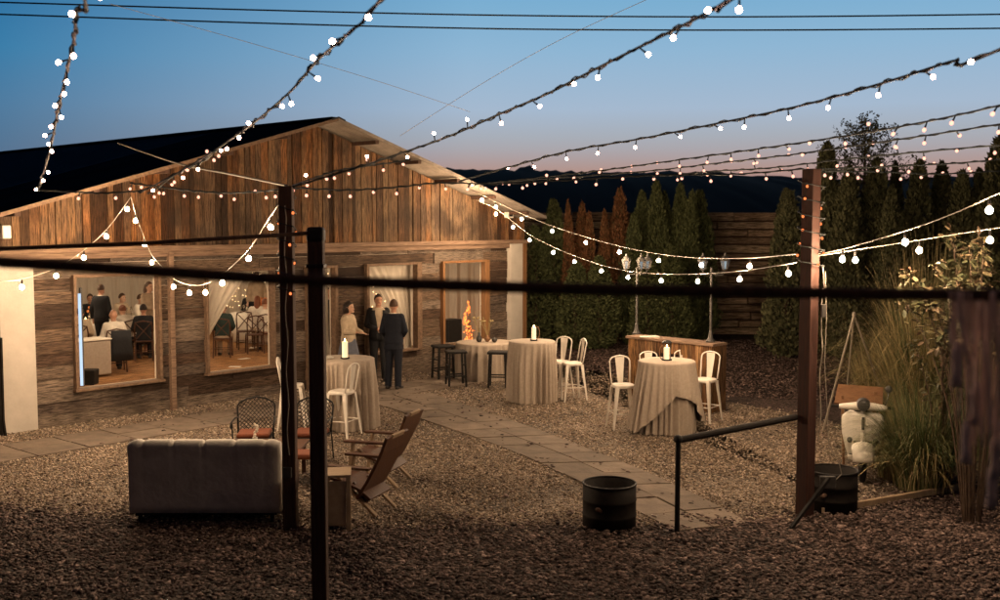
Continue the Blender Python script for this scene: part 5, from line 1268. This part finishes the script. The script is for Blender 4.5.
def xchair():
    t = thing('cross_back_chair', 'x', 'chair', (0,0,0), 0, 'cross-back chairs inside the barn'); m = M['dwood']
    b = MB(); b.box((0,0,.455),(.42,.40,.03)); b.build('seat', m, t, bevel=.012)
    for x in (-1,1):
        b = MB(); b.tube([(x*.19,-.17,.45),(x*.2,-.19,0)], .018, 8); b.build('leg', m, t); b = MB(); b.tube([(x*.19,.17,.45),(x*.2,.24,0)], .018, 8); b.build('leg', m, t)
    b = MB(); b.tube([(-.19,.17,.44),(-.2,.21,.75),(-.18,.25,.9),(0,.27,.94),(.18,.25,.9),(.2,.21,.75),(.19,.17,.44)], .017, 8); b.build('back_frame', m, t, smooth=True)
    b = MB(); b.tube([(-.17,.18,.5),(0,.225,.7),(.17,.25,.88)], .012, 6); b.tube([(.17,.185,.5),(0,.235,.7),(-.17,.255,.88)], .012, 6); b.build('back_cross', m, t)
    b = MB(); b.tube([(-.195,-.18,.2),(.195,-.18,.2),(.195,.2,.2),(-.195,.2,.2)], .01, 5, closed=True); b.build('stretcher', m, t)
    return t
XC = xchair(); xf = True
def put_chair(p, rz, lab):
    global xf
    if xf: XC.location = p; XC.rotation_euler = (0,0,rz); XC['label'] = lab; xf = False; return XC
    return dup(XC, p, rz, lab)
# seated diners: chair + person, facing q
def diner(px, Y, q, plabel, clabel, **kw):
    p = IPY(px, Y); r = face(p, q); put_chair(p, r, clabel) if clabel else None
    person(plabel, (p.x, p.y, FZ-.02), r, 'sit', vox=.018, group='guests inside the barn', **kw)
AR = (.24,-.08,1.18,.16,-.30,1.12)
diner(114, 22.5, T1, 'bald man in a white shirt seated with his back to the left window', 'cross-back chair of the bald man at the left window', top='white', legs='black', bald=True, lean=.22, L=AR, R=AR, H=1.8)
p = IPY(118.5, 22.25); t = thing('hanging_jacket', 'dark jacket hung over the chair of the bald man in white', 'jacket', (p.x, p.y, FZ), face(p, T1))
b = MB(); b.loft([[Vector(((.20+.012*i+.008*sin(4*a))*cos(a), .24+.01*i+.075*sin(a), .93-.21*i)) for a in (2*pi*q/24 for q in range(24))] for i in range(4)]); b.build('cloth', PM['black'], t, smooth=True)
diner(79, 23.4, T1, 'guest in pale clothes seated at the left end of the left window', 'cross-back chair at the left end of the left window', top='cream', legs='black', hair='hdark', lean=.2, L=AR, R=AR)
diner(127, 24.6, T1, 'woman in white leaning over the table in the left window', 'cross-back chair of the woman in white', top='white', legs='black', hair='hred', hairlen='bun', lean=.35, L=AR, R=AR, skin='skin2')
diner(143, 24.4, T2, 'guest in dark clothes seated at the right of the left window, dark hair', 'cross-back chair at the right of the left window', top='black', legs='black', hair='hdark', lean=.1, L=AR, R=AR)
diner(138, 28.0, T2, 'guest seated at the far side of the back table, left window', None, top='white', legs='black', hair='hbrown', lean=.1, L=AR, R=AR, skin='skin2')
diner(120, 28.4, T2, 'guest with pale hat seated far back in the left window', None, top='cream', legs='black', hair='hbrown', lean=.1, L=AR, R=AR, skin='skin2')
p = IPY(101, 25.2); person('man in a black suit standing beside the flowers in the left window', (p.x,p.y,FZ), radians(170), H=1.72, top='black', shirt='white', legs='black', hair='hbrown', vox=.018, group='guests inside the barn')
p = IPY(149, 25.4); person('standing guest in beige at the right side of the left window', (p.x,p.y,FZ), radians(60), H=1.78, top='beige', legs='beige', hair='hbrown', hairlen='long', skirt=True, L=AR, R=AR, vox=.018, skin='skin2', group='guests inside the barn')
diner(222, 25.0, IPY(236,28), 'guest in dark top half hidden by the curtain in the second window', 'cross-back chair half behind the curtain of the second window', top='green', legs='beige', hair='hbrown', lean=.25, L=AR, R=AR)
put_chair(IPY(245, 26.6), radians(20), 'empty cross-back chair facing away at the back of the second window')
put_chair(IPY(254, 25.8), radians(200), 'empty cross-back chair nearest the glass of the second window')
diner(257, 27.2, T3, 'woman with auburn hair and pale top seated in the second window', None, top='white', legs='beige', hair='hred', hairlen='long', lean=.1, L=AR, R=AR, skin='skin2')
diner(265, 26.2, T3, 'woman in white seated at the right of the second window', 'cross-back chair at the right of the second window', top='white', legs='white', hair='hred', hairlen='bun', skirt=True, lean=.1, L=AR, R=AR, skin='skin2')
p = IPY(257, 30.2); person('standing guest with long brown hair at the back of the second window', (p.x,p.y,FZ), radians(10), H=1.8, top='beige', legs='black', hair='hbrown', hairlen='long', vox=.018, skin='skin2', group='guests inside the barn')
p = IPY(309, 22.0); person('guest in pale dress just inside the doorway', (p.x,p.y,FZ), radians(40), H=1.68, top='cream', legs='cream', hair='hbrown', hairlen='bun', skirt=True, L=AR, R=AR, vox=.018, skin='skin2', group='guests inside the barn')
p = IPY(331, 23.2); person('man in a dark suit farther inside the doorway', (p.x,p.y,FZ), radians(-20), H=1.78, top='black', shirt='white', legs='black', hair='hdark', vox=.018, group='guests inside the barn')
diner(90, 28.2, T1, 'guest in black at the far side of the orange-flower table, left window', None, top='black', legs='black', hair='hbrown', lean=.1, L=AR, R=AR)
diner(152, 27.2, T2, 'guest in dark red-brown hair at the far right of the left window', None, top='green', legs='black', hair='hred', hairlen='bob', lean=.1, L=AR, R=AR, skin='skin2')
diner(250, 30.4, T3, 'guest in dark clothes at the far left of the second window table', None, top='black', legs='black', hair='hdark', lean=.1, L=AR, R=AR)
# papers dropped on the floor
for i, (x, y, lab) in enumerate(((237,371,'white sheet on the floor, nearest the sill of the second window'),(246,363,'white sheet on the floor in the second window, middle one'),(255,352,'white sheet on the floor in the second window, farthest one'))):
    p = IP(x-2, y-4); b = MB(); b.box((0,0,.003),(.26,.16,.003)); o = b.build('paper_sheet', M['white']); o.location = (p.x, p.y, .056); o.rotation_euler = (0,0,i*.8); tag(o, lab, 'paper')
# fairy lights on the back drapes
b = MB()
for k in range(46):
    s = 4.4+k*.17+random.uniform(-.05,.05)
    for j in range(14):
        if random.random() < .7: b.sphere((S_END-.32, s+random.uniform(-.03,.03), 2.9-j*.17+random.uniform(-.05,.05)), .009, 5, 4)
o = b.build('fairy_lights', M['dot']); o.location = barn.location; o.rotation_euler = barn.rotation_euler; tag(o, 'tiny warm fairy lights hanging on the drapes at the back of the barn hall', 'fairy lights', kind='stuff')
def IB(s, y, z): return BW(s, y, z)
t = thing('wall_picture', 'dark framed board on the drape seen in the left window', 'picture', IB(0,12.25,2.05), UA)
s_ = 0
b = MB(); b.box((0,0,0),(1.5,.04,.55)); b.build('board', M['blk'], t); b = MB()
for z in (-.29,.29): b.box((0,-.01,z),(1.6,.06,.06))
for x in (-.77,.77): b.box((x,-.01,0),(.06,.06,.52))
b.build('frame', M['trim'], t)
pp = D(133, 281, 24); dpp = (pp-Vector((O0.x,O0.y,0))); 
# place it on the sight line through the left window onto the drape wall
dr = ray(133, 281); cc = Vector((0,0,CAMZ)); oo = BW(S_END-.36, 0); kk_ = (oo-cc).dot(fd)/dr.dot(fd); t.location = cc+dr*kk_; t.rotation_euler = (0,0,UA+pi/2)
# unseen pendant lamps, added to light the hall
pf = None
for i, (s, y) in enumerate(((-3,3.5),(-.5,3.5),(2,3.5),(5,3.8),(-3,8),(.5,8),(4,8))):
    lab = 'warm unseen pendant lamp added to light the barn hall'
    if pf is None:
        t = pf = thing('added_pendant', lab, 'pendant lamp', IB(s,y,2.35), 0, 'unseen pendant lamps added inside the barn')
        b = MB(); b.tube([(0,0,.1),(0,0,.63)], .008, 5); b.build('cord', M['blk'], t); b = MB(); b.lathe([(.16,0),(.15,.03),(.05,.12),(.02,.16)], n=16); b.build('shade', M['blk'], t, smooth=True)
        b = MB(); b.sphere((0,0,-.03), .06, 12, 8); b.build('lamp_bulb', M['pend'], t)
    else: dup(pf, IB(s,y,2.35), 0, lab)
# amber reflection built as glowing dots, and dark box seen in the right window
a5, e5 = win[4]
dr = ray(467, 341); kk_ = (O0-fn*.95-cc).dot(fn)/dr.dot(fn); q = cc+dr*kk_
t = thing('amber_reflection', 'flame-like amber reflection in the right-hand window, built as glowing dots', 'lamp', (q.x, q.y, q.z-.02))
b = MB(); b.lathe([(.16,-.05),(.2,0),(.18,.03)], n=14); b.build('bowl', M['blk'], t)
b = MB()
for k in range(150):
    v = random.random()**1.2; wd = .085*(1-v)+.03; b.sphere((random.gauss(0,wd*.6)+.04*sin(v*9), random.gauss(0,wd*.5), .03+v*.95), random.uniform(.007,.017), 6, 4)
b.build('glow', M['amberdots'], t)
dr = ray(450, 345); kk_ = (O0-fn*.7-cc).dot(fn)/dr.dot(fn); q = cc+dr*kk_
t = thing('speaker_box', 'black loudspeaker box inside the right-hand window at its left', 'speaker', (q.x, q.y, q.z-.1), UA); b = MB(); b.box((0,0,.33),(.45,.35,.75)); b.build('cabinet', M['blk'], t, bevel=.01); b = MB(); b.bar((.3,0,-.1),(.22,0,.6),.05,.03); b.build('stand', M['dwood'], t)
b = MB(); b.box((0,0,-.4),(.5,.4,.75)); b.build('base', M['blk'], t)

for o in bpy.data.objects:
    if o.get('label') and len(o['label'].split()) > 16: print('LONG', len(o['label'].split()), o['label'])
